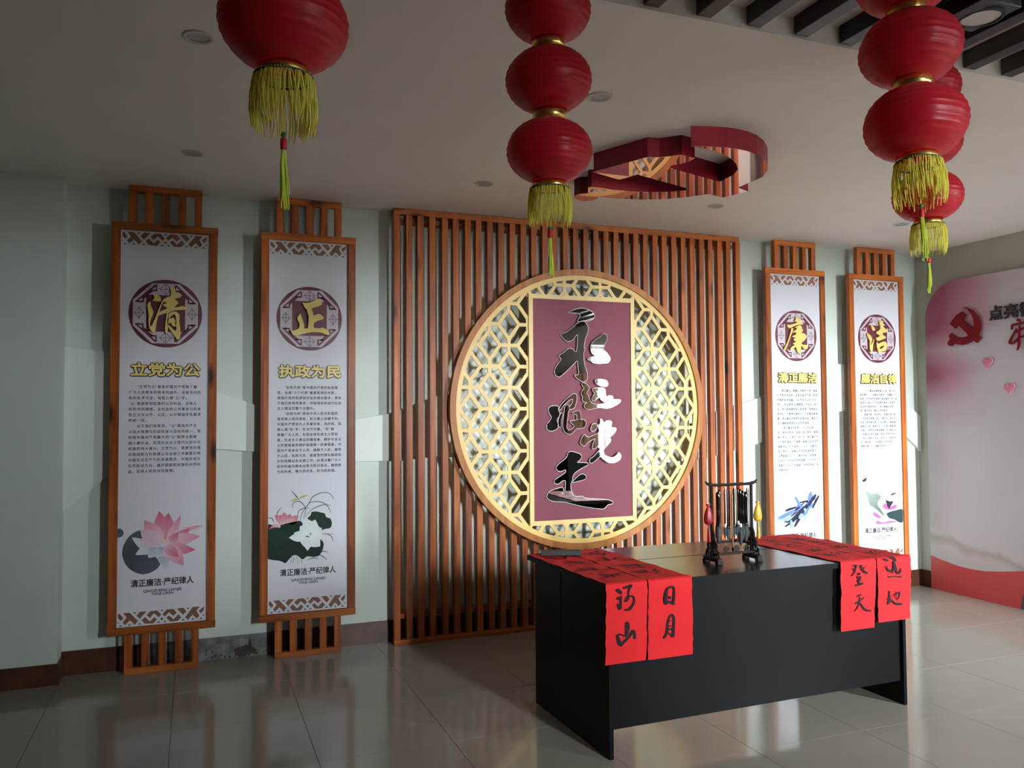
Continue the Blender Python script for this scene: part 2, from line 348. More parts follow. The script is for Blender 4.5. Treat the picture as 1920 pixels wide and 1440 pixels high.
QING = [[[-0.0672,2.2386],[-0.0458,2.2362],[-0.0273,2.2237],[-0.021,2.2072],[-0.0285,2.1935],[-0.0515,2.1959],[-0.0729,2.1966],[-0.0623,2.2087],[-0.0594,2.2189]],[[-0.0985,2.1705],[-0.0925,2.1841],[-0.0774,2.1931],[-0.0818,2.1779],[-0.0725,2.1516],[-0.0638,2.1336],[-0.069,2.1084],[-0.0809,2.078],[-0.0843,2.0546],[-0.0745,2.0399],[-0.0596,2.0787],[-0.0477,2.1125],[-0.0373,2.143],[-0.0238,2.1803],[-0.0178,2.1973],[-0.0026,2.2114],[-0.0086,2.1944],[-0.0177,2.1806],[-0.0296,2.1399],[-0.0325,2.1265],[-0.0369,2.1062],[-0.0429,2.086],[-0.0472,2.0625],[-0.0528,2.009],[-0.0635,2.0053],[-0.0758,2.0166],[-0.0866,2.0345],[-0.0906,2.071],[-0.0888,2.1043],[-0.093,2.1374]],[[0.0246,2.2782],[0.0401,2.284],[0.0588,2.2748],[0.0558,2.2612],[0.0652,2.2448],[0.0808,2.2421],[0.0887,2.229],[0.0779,2.2218],[0.0561,2.2174],[0.0547,2.2089],[0.0718,2.1979],[0.075,2.1879],[0.0658,2.1808],[0.0565,2.1703],[0.0504,2.1633],[0.0659,2.1623],[0.0908,2.1717],[0.1064,2.1724],[0.1269,2.1546],[0.1159,2.1491],[0.0909,2.1481],[0.0598,2.1469],[0.032,2.139],[0.0228,2.1286],[-0.0049,2.1242],[-0.0324,2.1098],[-0.0371,2.1229],[-0.0295,2.1316],[-0.0081,2.1442],[0.0164,2.1552],[-0.0084,2.1709],[-0.013,2.1774],[0.01,2.1868],[0.0099,2.1918],[-0.0178,2.194],[-0.0087,2.2078],[0.0097,2.222],[0.0312,2.2297],[0.0341,2.2534],[0.0309,2.2667]],[[0.0197,2.1352],[0.0168,2.1083],[0.0109,2.0779],[0.0158,2.0512],[0.0175,2.0278],[0.0116,2.0026],[0.0023,2.0073],[0.0005,2.034],[0.0047,2.081],[0.0076,2.1113],[0.012,2.1282]],[[0.0229,2.1253],[0.0413,2.1377],[0.063,2.1369],[0.0787,2.124],[0.0819,2.1107],[0.0791,2.0769],[0.0856,2.0435],[0.0875,1.993],[0.0815,1.9727],[0.0722,1.9657],[0.055,1.9887],[0.0362,2.015],[0.0236,2.0347],[0.0158,2.0512],[0.0235,2.0548],[0.0422,2.032],[0.064,2.0159],[0.0637,2.0595],[0.0619,2.0897],[0.0569,2.1215],[0.0415,2.1159],[0.0292,2.1054],[0.0186,2.0882],[0.0199,2.1117]],[[0.0186,2.0848],[0.0293,2.0953],[0.0509,2.1011],[0.0604,2.0796],[0.0544,2.0592],[0.0668,2.0613],[0.0669,2.0496],[0.0514,2.0474],[0.0389,2.052],[0.0326,2.0719],[0.0234,2.0649],[0.0173,2.058]]]
ZHENG = [[[-0.0463,2.2243],[-0.0318,2.2216],[-0.0059,2.2243],[0.02,2.2321],[0.0492,2.2534],[0.0688,2.2409],[0.0819,2.2248],[0.0787,2.2146],[0.0526,2.2035],[0.0168,2.1921],[0.0152,2.1787],[0.0234,2.1591],[0.0267,2.1426],[0.0429,2.1499],[0.0592,2.1571],[0.0788,2.1479],[0.0903,2.1316],[0.0855,2.1214],[0.0659,2.1174],[0.0431,2.1066],[0.0285,2.0961],[0.0253,2.0628],[0.0758,2.0644],[0.0807,2.0746],[0.0872,2.0648],[0.1053,2.0604],[0.1283,2.036],[0.1251,2.0226],[0.1119,2.0222],[0.0791,2.0346],[0.0432,2.0401],[-0.0054,2.0337],[-0.0504,2.0208],[-0.0952,2.0079],[-0.116,2.0419],[-0.1017,2.0439],[-0.0794,2.0496],[-0.0634,2.06],[-0.0602,2.0766],[-0.0603,2.0931],[-0.0732,2.1125],[-0.0764,2.1288],[-0.0637,2.1425],[-0.0557,2.1594],[-0.0508,2.1364],[-0.0411,2.1136],[-0.0313,2.0809],[-0.0345,2.0576],[-0.0087,2.0601],[-0.0056,2.095],[-0.0025,2.1382],[-0.0122,2.1644],[-0.0155,2.1841],[-0.0252,2.187],[-0.035,2.2065]]]
LIAN = [[[-0.0066,2.2853],[0.0093,2.2727],[0.0191,2.2566],[0.0289,2.2438],[0.0651,2.2252],[0.0609,2.2185],[0.0404,2.2145],[-0.0002,2.2098],[-0.0409,2.1954],[-0.0734,2.1812],[-0.0893,2.1872],[-0.1008,2.2098],[-0.0728,2.2091],[-0.0324,2.217],[0.0084,2.2332],[-0.0158,2.2356],[-0.0238,2.2386],[-0.0134,2.2521]],[[-0.0634,2.1815],[-0.0371,2.1856],[-0.0416,2.1658],[-0.0585,2.1293],[-0.0754,2.0928],[-0.0923,2.0564],[-0.109,2.0233],[-0.1195,2.0035],[-0.1352,2.013],[-0.1209,2.0296],[-0.1002,2.0627],[-0.0833,2.0991],[-0.0705,2.1355],[-0.0576,2.1686]],[[0.0322,2.2109],[0.0482,2.1983],[0.0478,2.1818],[0.0598,2.1723],[0.0512,2.1555],[0.0308,2.1483],[0.047,2.1488],[0.0794,2.1399],[0.0953,2.1238],[0.0867,2.1038],[0.0617,2.08],[0.0369,2.0662],[0.0569,2.0503],[0.0855,2.0543],[0.1097,2.0417],[0.0927,2.0149],[0.0683,2.0176],[0.0524,2.0337],[0.0366,2.0498],[0.0355,2.0037],[0.0267,1.9772],[0.0027,1.9899],[-0.0088,2.0158],[-0.0124,2.0354],[-0.0287,2.0252],[-0.0493,2.0084],[-0.0675,2.0014],[-0.0711,2.0177],[-0.0526,2.0377],[-0.0201,2.0516],[-0.0442,2.0543],[-0.0439,2.0642],[-0.0074,2.0749],[-0.0394,2.0872],[-0.0392,2.097],[-0.0107,2.1077],[-0.0429,2.1101],[-0.0507,2.1197],[-0.0101,2.134],[-0.0056,2.1505],[-0.042,2.1494],[-0.0459,2.1559],[-0.0092,2.1701],[-0.0007,2.1901],[-0.021,2.1862],[-0.0249,2.1926],[0.0077,2.2035]]]
JIE = [[[-0.0783,2.2425],[-0.0608,2.2291],[-0.0395,2.2157],[-0.031,2.1992],[-0.044,2.1861],[-0.0619,2.1898],[-0.0721,2.2091]],[[-0.1161,2.1741],[-0.1058,2.1605],[-0.0811,2.1444],[-0.0656,2.1224],[-0.0754,2.0942],[-0.0835,2.0604],[-0.0648,2.0889],[-0.0474,2.1286],[-0.0502,2.0949],[-0.0621,2.0554],[-0.0631,2.0218],[-0.0779,2.0075],[-0.0917,2.0239],[-0.0943,2.0602],[-0.0896,2.0994],[-0.1066,2.1297],[-0.1204,2.1489]],[[0.0127,2.2709],[0.0238,2.2798],[0.0453,2.2692],[0.0521,2.2554],[0.0513,2.2271],[0.0799,2.2083],[0.0979,2.2004],[0.0973,2.1806],[0.0497,2.1735],[0.042,2.1592],[0.078,2.1433],[0.0849,2.1322],[0.0592,2.1231],[0.0225,2.1108],[-0.0067,2.1016],[-0.0208,2.1153],[-0.0312,2.129],[-0.0058,2.1353],[0.0236,2.1502],[-0.0051,2.1578],[-0.0263,2.174],[-0.0115,2.1857],[0.0214,2.198],[0.0259,2.2263],[0.0156,2.2485]],[[-0.014,2.1014],[-0.0074,2.0791],[0.0219,2.0911],[0.0586,2.1033],[0.0874,2.0928],[0.0941,2.0704],[0.0859,2.042],[0.0779,2.0193],[0.0415,2.0185],[0.0049,2.0064],[-0.009,2.023],[-0.0189,2.0564],[-0.0217,2.0844]]]
JIEHOLE = [[0.0096,2.0402],[0.0172,2.0544],[0.0576,2.0695],[0.0534,2.0525],[0.0166,2.0348]]
CHARS = [[[[1.8323,2.2282],[1.8629,2.2406],[1.8999,2.256],[1.9431,2.2633],[1.9925,2.2541],[2.0297,2.2359],[2.0451,2.2139],[2.0354,2.1911],[2.0041,2.1731],[1.9483,2.1739],[1.9174,2.1645],[1.9082,2.1697],[1.9301,2.2012],[1.9303,2.218],[1.9119,2.2257],[1.875,2.2271]],[[1.9483,2.1711],[1.9729,2.1608],[1.9912,2.1277],[1.9908,2.0941],[1.9655,2.0429],[1.9556,1.9756],[1.9679,1.9703],[1.9522,1.9476],[1.9547,1.8862],[1.9635,1.8417],[1.9815,1.7973],[1.9811,1.7526],[1.9624,1.7357],[1.9316,1.741],[1.895,1.7629],[1.8799,1.7822],[1.9075,1.7825],[1.9168,1.7965],[1.9111,1.8409],[1.9055,1.8909],[1.8715,1.857],[1.8223,1.8119],[1.7675,1.7671],[1.7375,1.7778],[1.7258,1.8106],[1.7502,1.855],[1.7806,1.8886],[1.7807,1.8997],[1.7598,1.9158],[1.7992,1.9387],[1.8299,1.9671],[1.8604,1.9734],[1.8846,1.9517],[1.8999,1.9464],[1.9065,1.9967],[1.9103,2.0693],[1.9042,2.0747],[1.867,2.0291],[1.8304,2.0198],[1.8002,2.0384],[1.7732,2.0736],[1.8127,2.0776],[1.8741,2.1239],[1.9174,2.1617]],[[2.1127,2.0865],[2.1409,2.0703],[2.1373,2.0363],[2.1148,1.9962],[2.1082,1.9678],[2.1394,1.9403],[2.1643,1.9069],[2.1513,1.8784],[2.1196,1.8694],[2.0382,1.8681],[2.0073,1.8871],[1.9857,1.8951],[1.9889,1.9064],[2.0387,1.9157],[2.045,1.9243],[2.0172,1.9434],[2.0083,1.9824],[2.0211,2.0164],[2.0589,2.0455],[2.0904,2.0632]]],[[[2.0463,1.7504],[2.087,1.7564],[2.1309,1.7484],[2.1463,1.7204],[2.1303,1.7006],[2.0926,1.7031],[2.0553,1.7197],[2.043,1.7364]],[[2.0207,1.6859],[2.055,1.6917],[2.1114,1.6948],[2.1237,1.6752],[2.1203,1.6471],[2.1418,1.6078],[2.1164,1.5881],[2.0853,1.6077],[2.0793,1.6302],[2.0541,1.6133],[2.029,1.5965],[2.0136,1.6077],[2.0295,1.6412],[2.0421,1.6524],[2.0236,1.6691]],[[2.1294,1.6246],[2.1548,1.6388],[2.1832,1.6304],[2.1797,1.6078],[2.2433,1.6079],[2.2463,1.5966],[2.2174,1.574],[2.1664,1.5515],[2.1159,1.5432],[2.0785,1.5545],[1.985,1.5353],[1.9574,1.552],[1.9545,1.5743],[1.9855,1.5854],[1.9425,1.5965],[1.9395,1.6132],[1.9489,1.6243],[1.9307,1.6521],[1.9432,1.6743],[1.9588,1.6856],[1.9375,1.7132],[1.9438,1.73],[1.9684,1.7246],[1.996,1.6969],[1.9927,1.683],[1.9708,1.6578],[1.9922,1.63],[1.992,1.6132],[2.0164,1.577],[2.0724,1.5713],[2.1164,1.5825],[2.1544,1.5994]]],[[[1.6787,1.541],[1.6937,1.5601],[1.7236,1.5656],[1.7596,1.56],[1.7534,1.5353],[1.7682,1.5133],[1.759,1.4859],[1.7408,1.4696],[1.7526,1.4421],[1.7523,1.4092],[1.7221,1.3904],[1.6863,1.3881],[1.6656,1.4047],[1.6689,1.4374],[1.6929,1.459],[1.705,1.4862],[1.6873,1.5082]],[[1.7594,1.5408],[1.7778,1.5737],[1.8266,1.6205],[1.8695,1.6511],[1.8969,1.6456],[1.8997,1.6124],[1.887,1.568],[1.8746,1.5459],[1.844,1.5377],[1.8382,1.5571],[1.8627,1.5791],[1.8692,1.6179],[1.8325,1.6012],[1.7898,1.5627],[1.7714,1.5352]],[[1.8079,1.5682],[1.8322,1.5736],[1.844,1.5377],[1.8318,1.5295],[1.8253,1.4854],[1.8188,1.4359],[1.8155,1.4085],[1.8365,1.3862],[1.8855,1.4187],[1.8372,1.4551],[1.8676,1.4576],[1.9043,1.4656],[1.9289,1.4681],[1.9596,1.4623],[1.9686,1.4401],[1.959,1.4124],[1.9221,1.4017],[1.8946,1.4076],[1.8668,1.3748],[1.8424,1.3613],[1.8062,1.3756],[1.7913,1.4033],[1.7887,1.4417],[1.7984,1.5131]],[[1.8559,1.5073],[1.8927,1.5293],[1.9233,1.5264],[1.9289,1.4681],[1.8982,1.4656],[1.8986,1.5043]],[[1.7742,1.5133],[1.7893,1.5077],[1.7769,1.4693],[1.7735,1.4309],[1.7764,1.4144],[1.7583,1.4146],[1.7527,1.4585],[1.765,1.4913]]],[[[2.0053,1.4063],[2.018,1.434],[2.0398,1.4394],[2.0583,1.428],[2.0518,1.4002],[2.0205,1.3783],[2.0051,1.3896]],[[2.0807,1.4726],[2.0962,1.4613],[2.1022,1.4416],[2.1338,1.4582],[2.1684,1.4522],[2.1682,1.4326],[2.1553,1.4102],[2.2027,1.4041],[2.2056,1.3872],[2.1831,1.3593],[2.1513,1.3373],[2.1606,1.3204],[2.1572,1.3036],[2.1064,1.2542],[2.0999,1.2375],[2.1121,1.2093],[2.1496,1.1917],[2.1811,1.1909],[2.2066,1.2071],[2.2259,1.2292],[2.2447,1.2006],[2.2316,1.1728],[2.187,1.1515],[2.1366,1.1556],[2.0993,1.1817],[2.0777,1.2045],[2.0494,1.183],[2.0244,1.1614],[1.9995,1.1537],[1.9905,1.1733],[1.9999,1.187],[2.0248,1.2002],[2.0625,1.2383],[2.0814,1.2547],[2.0597,1.2663],[2.0693,1.2884],[2.0441,1.261],[2.0192,1.2559],[2.0131,1.2672],[2.0259,1.3059],[2.0448,1.3334],[2.0137,1.3228],[1.9764,1.3012],[1.9576,1.2766],[1.9332,1.2853],[1.918,1.3022],[1.9337,1.3351],[1.9554,1.3625],[1.9645,1.3457],[1.9891,1.3398],[2.0264,1.3532],[2.0639,1.3666],[2.0735,1.3888],[2.0614,1.4224],[2.0802,1.4334]]],[[[1.8291,1.2378],[1.8595,1.2427],[1.8898,1.231],[1.9203,1.222],[1.9323,1.2024],[1.9198,1.1806],[1.8891,1.1621],[1.938,1.1608],[1.981,1.1569],[1.9809,1.1431],[1.9377,1.125],[1.8885,1.0988],[1.8639,1.0776],[1.8575,1.0394],[1.8452,1.0178],[1.8448,0.974],[1.8626,0.9349],[1.8867,0.9202],[1.9356,0.9237],[1.9477,0.9095],[2.0463,0.8998],[2.1336,0.8906],[2.1742,0.8749],[2.1646,0.8586],[2.1332,0.8572],[2.1015,0.8253],[2.0456,0.8306],[1.9471,0.8489],[1.8862,0.8626],[1.8017,0.8882],[1.7119,0.8948],[1.6764,0.9099],[1.6617,0.9268],[1.6768,0.9641],[1.7186,0.9788],[1.7725,0.9904],[1.7875,0.9871],[1.7903,0.9597],[1.7691,0.9469],[1.7992,0.943],[1.8091,1.041],[1.779,1.0366],[1.7488,1.0131],[1.7189,1.0223],[1.7221,1.0439],[1.7492,1.0594],[1.7854,1.0801],[1.8096,1.0957],[1.8068,1.1177],[1.7735,1.1023],[1.7436,1.1087],[1.7318,1.1308],[1.75,1.1521],[1.8044,1.189],[1.8228,1.2105]],[[1.8513,1.0204],[1.8758,1.0442],[1.9127,1.0733],[1.9372,1.0808],[1.9616,1.069],[1.9645,1.0468],[1.9368,1.0367],[1.8939,1.0299]]]]
CEMB = [[1.5809,-2.1359],[1.6705,-2.1615],[1.7605,-2.1783],[1.8259,-2.1771],[1.886,-2.1664],[1.9604,-2.1381],[2.0551,-2.077],[2.1395,-1.9977],[2.1884,-1.932],[2.2332,-1.8396],[2.2423,-1.7707],[2.2391,-1.7163],[2.2399,-1.6042],[2.35,-1.554],[2.289,-1.3915],[2.1644,-1.431],[2.0832,-1.3338],[1.9855,-1.2451],[1.8648,-1.191],[1.6928,-1.1619],[1.5776,-1.1632],[1.5978,-1.109],[1.5869,-1.0642],[1.5484,-1.0367],[1.4992,-1.0465],[1.4617,-1.0791],[1.4402,-1.1245],[1.4519,-1.1755],[1.4912,-1.2025],[1.4658,-1.2568],[1.4368,-1.3155],[1.4504,-1.3374],[1.5295,-1.3342],[1.5844,-1.3243],[1.668,-1.3294],[1.8097,-1.35],[1.9264,-1.402],[1.997,-1.455],[1.9808,-1.4914],[1.5742,-1.6349],[1.5258,-1.5126],[1.3307,-1.5968],[1.4696,-1.9188],[1.532,-1.9319],[1.5731,-1.9695],[1.6129,-2.0083],[1.7031,-1.9843],[1.7078,-1.9219],[1.6547,-1.8224],[1.6768,-1.7975],[2.0744,-1.6687],[2.0663,-1.8015],[2.0283,-1.8953],[1.9617,-1.9739],[1.8675,-2.0477],[1.7985,-2.0887],[1.6959,-2.1245],[1.6032,-2.1353]]
BEMB = [[-0.5262,2.3624],[-0.5681,2.3572],[-0.6273,2.3201],[-0.6704,2.2689],[-0.6945,2.2139],[-0.6931,2.1682],[-0.6733,2.1243],[-0.6983,2.0991],[-0.6565,2.0569],[-0.6274,2.0791],[-0.597,2.0652],[-0.5282,2.0509],[-0.4667,2.0627],[-0.4397,2.075],[-0.4312,2.0554],[-0.4113,2.0502],[-0.3838,2.0627],[-0.3806,2.0868],[-0.3969,2.099],[-0.4053,2.1153],[-0.3917,2.1369],[-0.4185,2.1582],[-0.4378,2.1429],[-0.4685,2.1232],[-0.5224,2.1116],[-0.5761,2.1201],[-0.5691,2.1407],[-0.4908,2.2153],[-0.479,2.2131],[-0.4589,2.1916],[-0.4074,2.2375],[-0.466,2.2989],[-0.5289,2.3252],[-0.5662,2.2941],[-0.5349,2.2709],[-0.5345,2.2576],[-0.6229,2.1752],[-0.6351,2.207],[-0.629,2.2538],[-0.6116,2.2955],[-0.5752,2.3397]]
REDCH = [[[-1.0063,2.2089,0.0193],[-1.0325,2.1936,0.0218]],[[-0.9608,2.1542,0.0141],[-0.9714,2.1688,0.0193],[-1.0186,2.1732,0.0167],[-1.0618,2.178,0.0193]],[[-0.9645,2.1663,0.0154],[-0.9602,2.1353,0.0116]],[[-0.9761,2.1024,0.0103],[-1.017,2.1235,0.0154],[-1.0639,2.1375,0.0167]],[[-1.0007,2.1376,0.0103],[-0.969,2.0905,0.0128],[-0.9401,2.0364,0.0167],[-0.974,2.0336,0.0167],[-1.0219,2.0669,0.0128],[-1.0619,2.0757,0.0141]],[[-1.0281,2.1598,0.0128],[-1.0221,2.0732,0.018],[-1.0169,2.0113,0.0167],[-1.0023,1.9719,0.0064]]]
HEARTS = [[-0.7392,1.8945],[-0.9225,1.688]]
BTEXT = [[-0.771,2.2252],[-0.8837,2.2161],[-0.8314,2.3373],[-0.8846,2.2446],[-0.9938,2.2385],[-1.0472,2.2386]]
STR_L = [[[[0.0287,0.7375,0.0089],[0.0427,0.7302,0.013],[0.0566,0.7182,0.0103]],[[0.0335,0.7035,0.0103],[0.044,0.6949,0.0117]],[[0.0537,0.7109,0.0055],[0.051,0.6882,0.0075],[0.0496,0.6638,0.0103],[0.047,0.6503,0.0082]],[[0.0332,0.676,0.0048],[0.0418,0.6615,0.0096],[0.048,0.6493,0.0082]],[[0.0657,0.7404,0.0082],[0.0853,0.7449,0.0082],[0.1049,0.7494,0.0096],[0.0977,0.7408,0.0082],[0.0904,0.7245,0.0062],[0.0884,0.7063,0.0062],[0.0882,0.694,0.0075],[0.0774,0.6827,0.0048],[0.0703,0.6849,0.0041],[0.0812,0.7008,0.0041],[0.099,0.7038,0.0062],[0.115,0.6978,0.0069],[0.1183,0.679,0.0075],[0.1091,0.6614,0.0082],[0.0911,0.6462,0.0096],[0.0681,0.6474,0.0048]],[[0.0798,0.5936,0.0103],[0.0824,0.5781,0.0172],[0.0811,0.5568,0.0165],[0.0719,0.5287,0.0075]],[[0.0316,0.5437,0.0089],[0.0338,0.5252,0.0137],[0.0468,0.4994,0.0151],[0.0646,0.5097,0.0103],[0.0896,0.5284,0.011],[0.1077,0.5494,0.011],[0.1165,0.5408,0.0117],[0.1179,0.5146,0.0117]],[[0.0333,0.5435,0.0082],[0.0509,0.5416,0.0055],[0.0684,0.5306,0.0041]]],[[[0.2901,0.7246,0.0082],[0.2822,0.6955,0.0151],[0.2792,0.6676,0.0151],[0.2852,0.6498,0.0103]],[[0.2919,0.7213,0.0069],[0.3105,0.726,0.0082],[0.3235,0.7202,0.0082],[0.3248,0.6886,0.0089],[0.3204,0.645,0.011]],[[0.2968,0.6785,0.0103],[0.308,0.68,0.011]],[[0.2909,0.6602,0.0082],[0.3058,0.6589,0.0089],[0.3149,0.6502,0.0082]],[[0.3011,0.5966,0.0055],[0.2903,0.5726,0.0089],[0.2862,0.5418,0.011],[0.2814,0.5204,0.011],[0.2664,0.5017,0.0089]],[[0.2974,0.597,0.0055],[0.3123,0.6012,0.0096],[0.3213,0.5821,0.011],[0.3189,0.5447,0.0123],[0.3152,0.5012,0.0137]],[[0.2933,0.5723,0.0034],[0.3082,0.5771,0.0041]],[[0.2893,0.5508,0.0041],[0.3079,0.5536,0.0041]],[[0.2891,0.5384,0.0062],[0.3113,0.5392,0.0062]],[[0.2926,0.5255,0.0041],[0.3108,0.5032,0.0055]]]]
STR_R = [[[[1.3715,0.7373,0.0046],[1.3967,0.7422,0.0075],[1.3912,0.7226,0.0081],[1.3802,0.7028,0.0064],[1.3625,0.6895,0.0035]],[[1.3712,0.727,0.0058],[1.3845,0.7187,0.0058]],[[1.4178,0.7309,0.0046],[1.4328,0.7395,0.0052],[1.4293,0.7256,0.0069],[1.4482,0.7064,0.0087],[1.4714,0.6963,0.0087]],[[1.4387,0.7145,0.0052],[1.4509,0.7299,0.0064]],[[1.4013,0.6982,0.004],[1.4208,0.6997,0.0064],[1.4089,0.6917,0.0064]],[[1.3989,0.6808,0.0064],[1.4222,0.6818,0.0075],[1.4159,0.6647,0.0069],[1.4003,0.663,0.0058]],[[1.4088,0.6888,0.0058],[1.4122,0.6443,0.0087]],[[1.3881,0.6419,0.0069],[1.4114,0.6444,0.0087],[1.4388,0.6495,0.0098]],[[1.3943,0.5871,0.0064],[1.4275,0.5953,0.0064]],[[1.3818,0.5524,0.0069],[1.413,0.5634,0.0058],[1.4446,0.5797,0.004]],[[1.4156,0.5852,0.0058],[1.4098,0.5592,0.0064],[1.3966,0.5311,0.0058],[1.373,0.5128,0.0023]],[[1.4091,0.5622,0.0052],[1.4278,0.537,0.0087],[1.4506,0.5157,0.0098],[1.4875,0.5078,0.0075]]],[[[1.5803,0.7591,0.0087],[1.6121,0.7484,0.0081]],[[1.6227,0.7666,0.0075],[1.6447,0.7605,0.011],[1.6625,0.7442,0.0098]],[[1.5954,0.728,0.0035],[1.6047,0.7033,0.0087],[1.6345,0.692,0.0075],[1.6383,0.6812,0.0035]],[[1.6463,0.7453,0.0098],[1.6495,0.718,0.0139],[1.6427,0.6944,0.0127]],[[1.6559,0.7265,0.0087],[1.6629,0.6928,0.011],[1.6747,0.6799,0.0075],[1.6892,0.6878,0.0087],[1.696,0.7084,0.004]],[[1.6056,0.6673,0.0064],[1.6539,0.6649,0.0052],[1.6985,0.6593,0.0075]],[[1.6095,0.598,0.0064],[1.6114,0.5679,0.0104],[1.6079,0.5472,0.0104],[1.5993,0.5286,0.0098]],[[1.5922,0.5561,0.0075],[1.6246,0.5652,0.0046]],[[1.5954,0.5319,0.0052],[1.6281,0.5469,0.0069]],[[1.6347,0.5673,0.0035],[1.6553,0.5775,0.0058],[1.6798,0.5823,0.0075],[1.6771,0.5621,0.0058],[1.6625,0.5483,0.004],[1.6509,0.5674,0.004]],[[1.6517,0.5914,0.0029],[1.6609,0.5635,0.004]],[[1.6283,0.5544,0.004],[1.634,0.5419,0.0069],[1.6577,0.5262,0.0098],[1.6983,0.5225,0.0087]]]]
PET1 = [[[0.0055,0.7496],[-0.0218,0.9417],0.0846,0,0],[[0.0112,0.7493],[0.0296,0.93],0.0846,0,0],[[-0.0116,0.7507],[-0.1006,0.8934],0.0846,1,0],[[-0.0172,0.7387],[-0.1225,0.8397],0.0846,2,0],[[0.0284,0.7482],[0.0989,0.9143],0.0451,1,0],[[0.04,0.7229],[0.2279,0.8454],0.0338,1,0.3],[[0.0398,0.7475],[0.1489,0.8309],0.0508,0,0],[[0.0284,0.7421],[0.2078,0.7809],0.0677,1,0.1],[[0.017,0.7366],[0.182,0.7015],0.062,0,-0.1],[[0.0398,0.7475],[0.0824,0.8098],0.0451,0,0],[[0.0057,0.725],[0.1158,0.6129],0.079,1,0.15],[[-0.0056,0.7135],[0.0183,0.5922],0.0564,4,0],[[-0.0285,0.7333],[-0.1695,0.7967],0.0564,3,0.2],[[-0.0227,0.7268],[-0.149,0.6923],0.062,3,-0.2],[[-0.0341,0.7337],[-0.0787,0.6693],0.062,4,0.1],[[0.0057,0.7312],[0.0865,0.6644],0.0508,0,0.1],[[-0.0114,0.7322],[-0.0798,0.7793],0.0338,2,0],[[0.0057,0.725],[-0.0336,0.6724],0.0677,4,0]]
INK1 = [[[-0.1253,0.8368],[-0.1642,0.8207],[-0.1971,0.7862],[-0.216,0.745],[-0.2211,0.697],[-0.2068,0.6477],[-0.1787,0.6095],[-0.1451,0.5858],[-0.1059,0.5738],[-0.0666,0.58],[-0.0329,0.599],[-0.0105,0.628],[-0.0335,0.6663],[-0.0734,0.7056],[-0.0964,0.7558],[-0.1081,0.8053]],[[-0.2485,0.8496],[-0.231,0.8517],[-0.2142,0.8357],[-0.2129,0.8144],[-0.2277,0.8001],[-0.248,0.7983]]]
CEN1 = [0.0008,0.7622]
LEAF2 = [[[-0.2496,0.8346],[-0.216,0.8239],[-0.1696,0.8214],[-0.1345,0.8316],[-0.0935,0.8385],[-0.0521,0.8454],[-0.0343,0.8263],[-0.0103,0.7827],[0.0676,0.7297],[0.0979,0.6974],[0.0919,0.6552],[0.0679,0.6142],[0.032,0.6105],[-0.0098,0.6193],[-0.0335,0.5968],[-0.0691,0.6293],[-0.0927,0.6309],[-0.1161,0.6084],[-0.1394,0.5801],[-0.1686,0.6],[-0.2266,0.61],[-0.2486,0.6174]],[[-0.0106,0.8554],[0.0133,0.8724],[0.0192,0.8964],[0.0491,0.898],[0.0732,0.8908],[0.1035,0.8832],[0.1096,0.8585],[0.14,0.8478],[0.1491,0.8167],[0.1401,0.7866],[0.0977,0.7828],[0.0796,0.7716],[0.0674,0.8027],[0.0373,0.8286]],[[-0.2494,0.7959],[-0.216,0.809],[-0.1812,0.8101],[-0.1519,0.7905],[-0.1167,0.7645],[-0.1224,0.7288],[-0.1515,0.6946],[-0.1981,0.6915],[-0.2329,0.7235],[-0.2492,0.7483]]]
PETW = [[[0.0136,0.7571],[-0.0225,0.856],0.0576],[[0.0136,0.7571],[0.0433,0.8466],0.0576],[[0.0196,0.7567],[0.0856,0.7895],0.0524],[[0.0196,0.7507],[0.0978,0.734],0.0471],[[0.0077,0.7392],[0.0738,0.6746],0.0628],[[-0.0042,0.7399],[-0.004,0.6522],0.0419],[[-0.0102,0.7403],[-0.0279,0.6809],0.0524],[[-0.0221,0.741],[-0.1195,0.7407],0.0419],[[-0.0102,0.7524],[-0.0903,0.769],0.0314],[[0.0076,0.7574],[-0.052,0.8091],0.0628]]
PETP = [[[-0.1404,0.8259],[-0.2047,0.8861],0.0419],[[-0.1404,0.8259],[-0.1757,0.8877],0.0471],[[-0.1345,0.8256],[-0.1524,0.9016],0.0471],[[-0.1287,0.8253],[-0.1113,0.8906],0.0471],[[-0.1228,0.825],[-0.0818,0.8771],0.0471],[[-0.1169,0.8246],[-0.0611,0.8791],0.0419],[[-0.1695,0.8154],[-0.2419,0.8015],0.0366]]
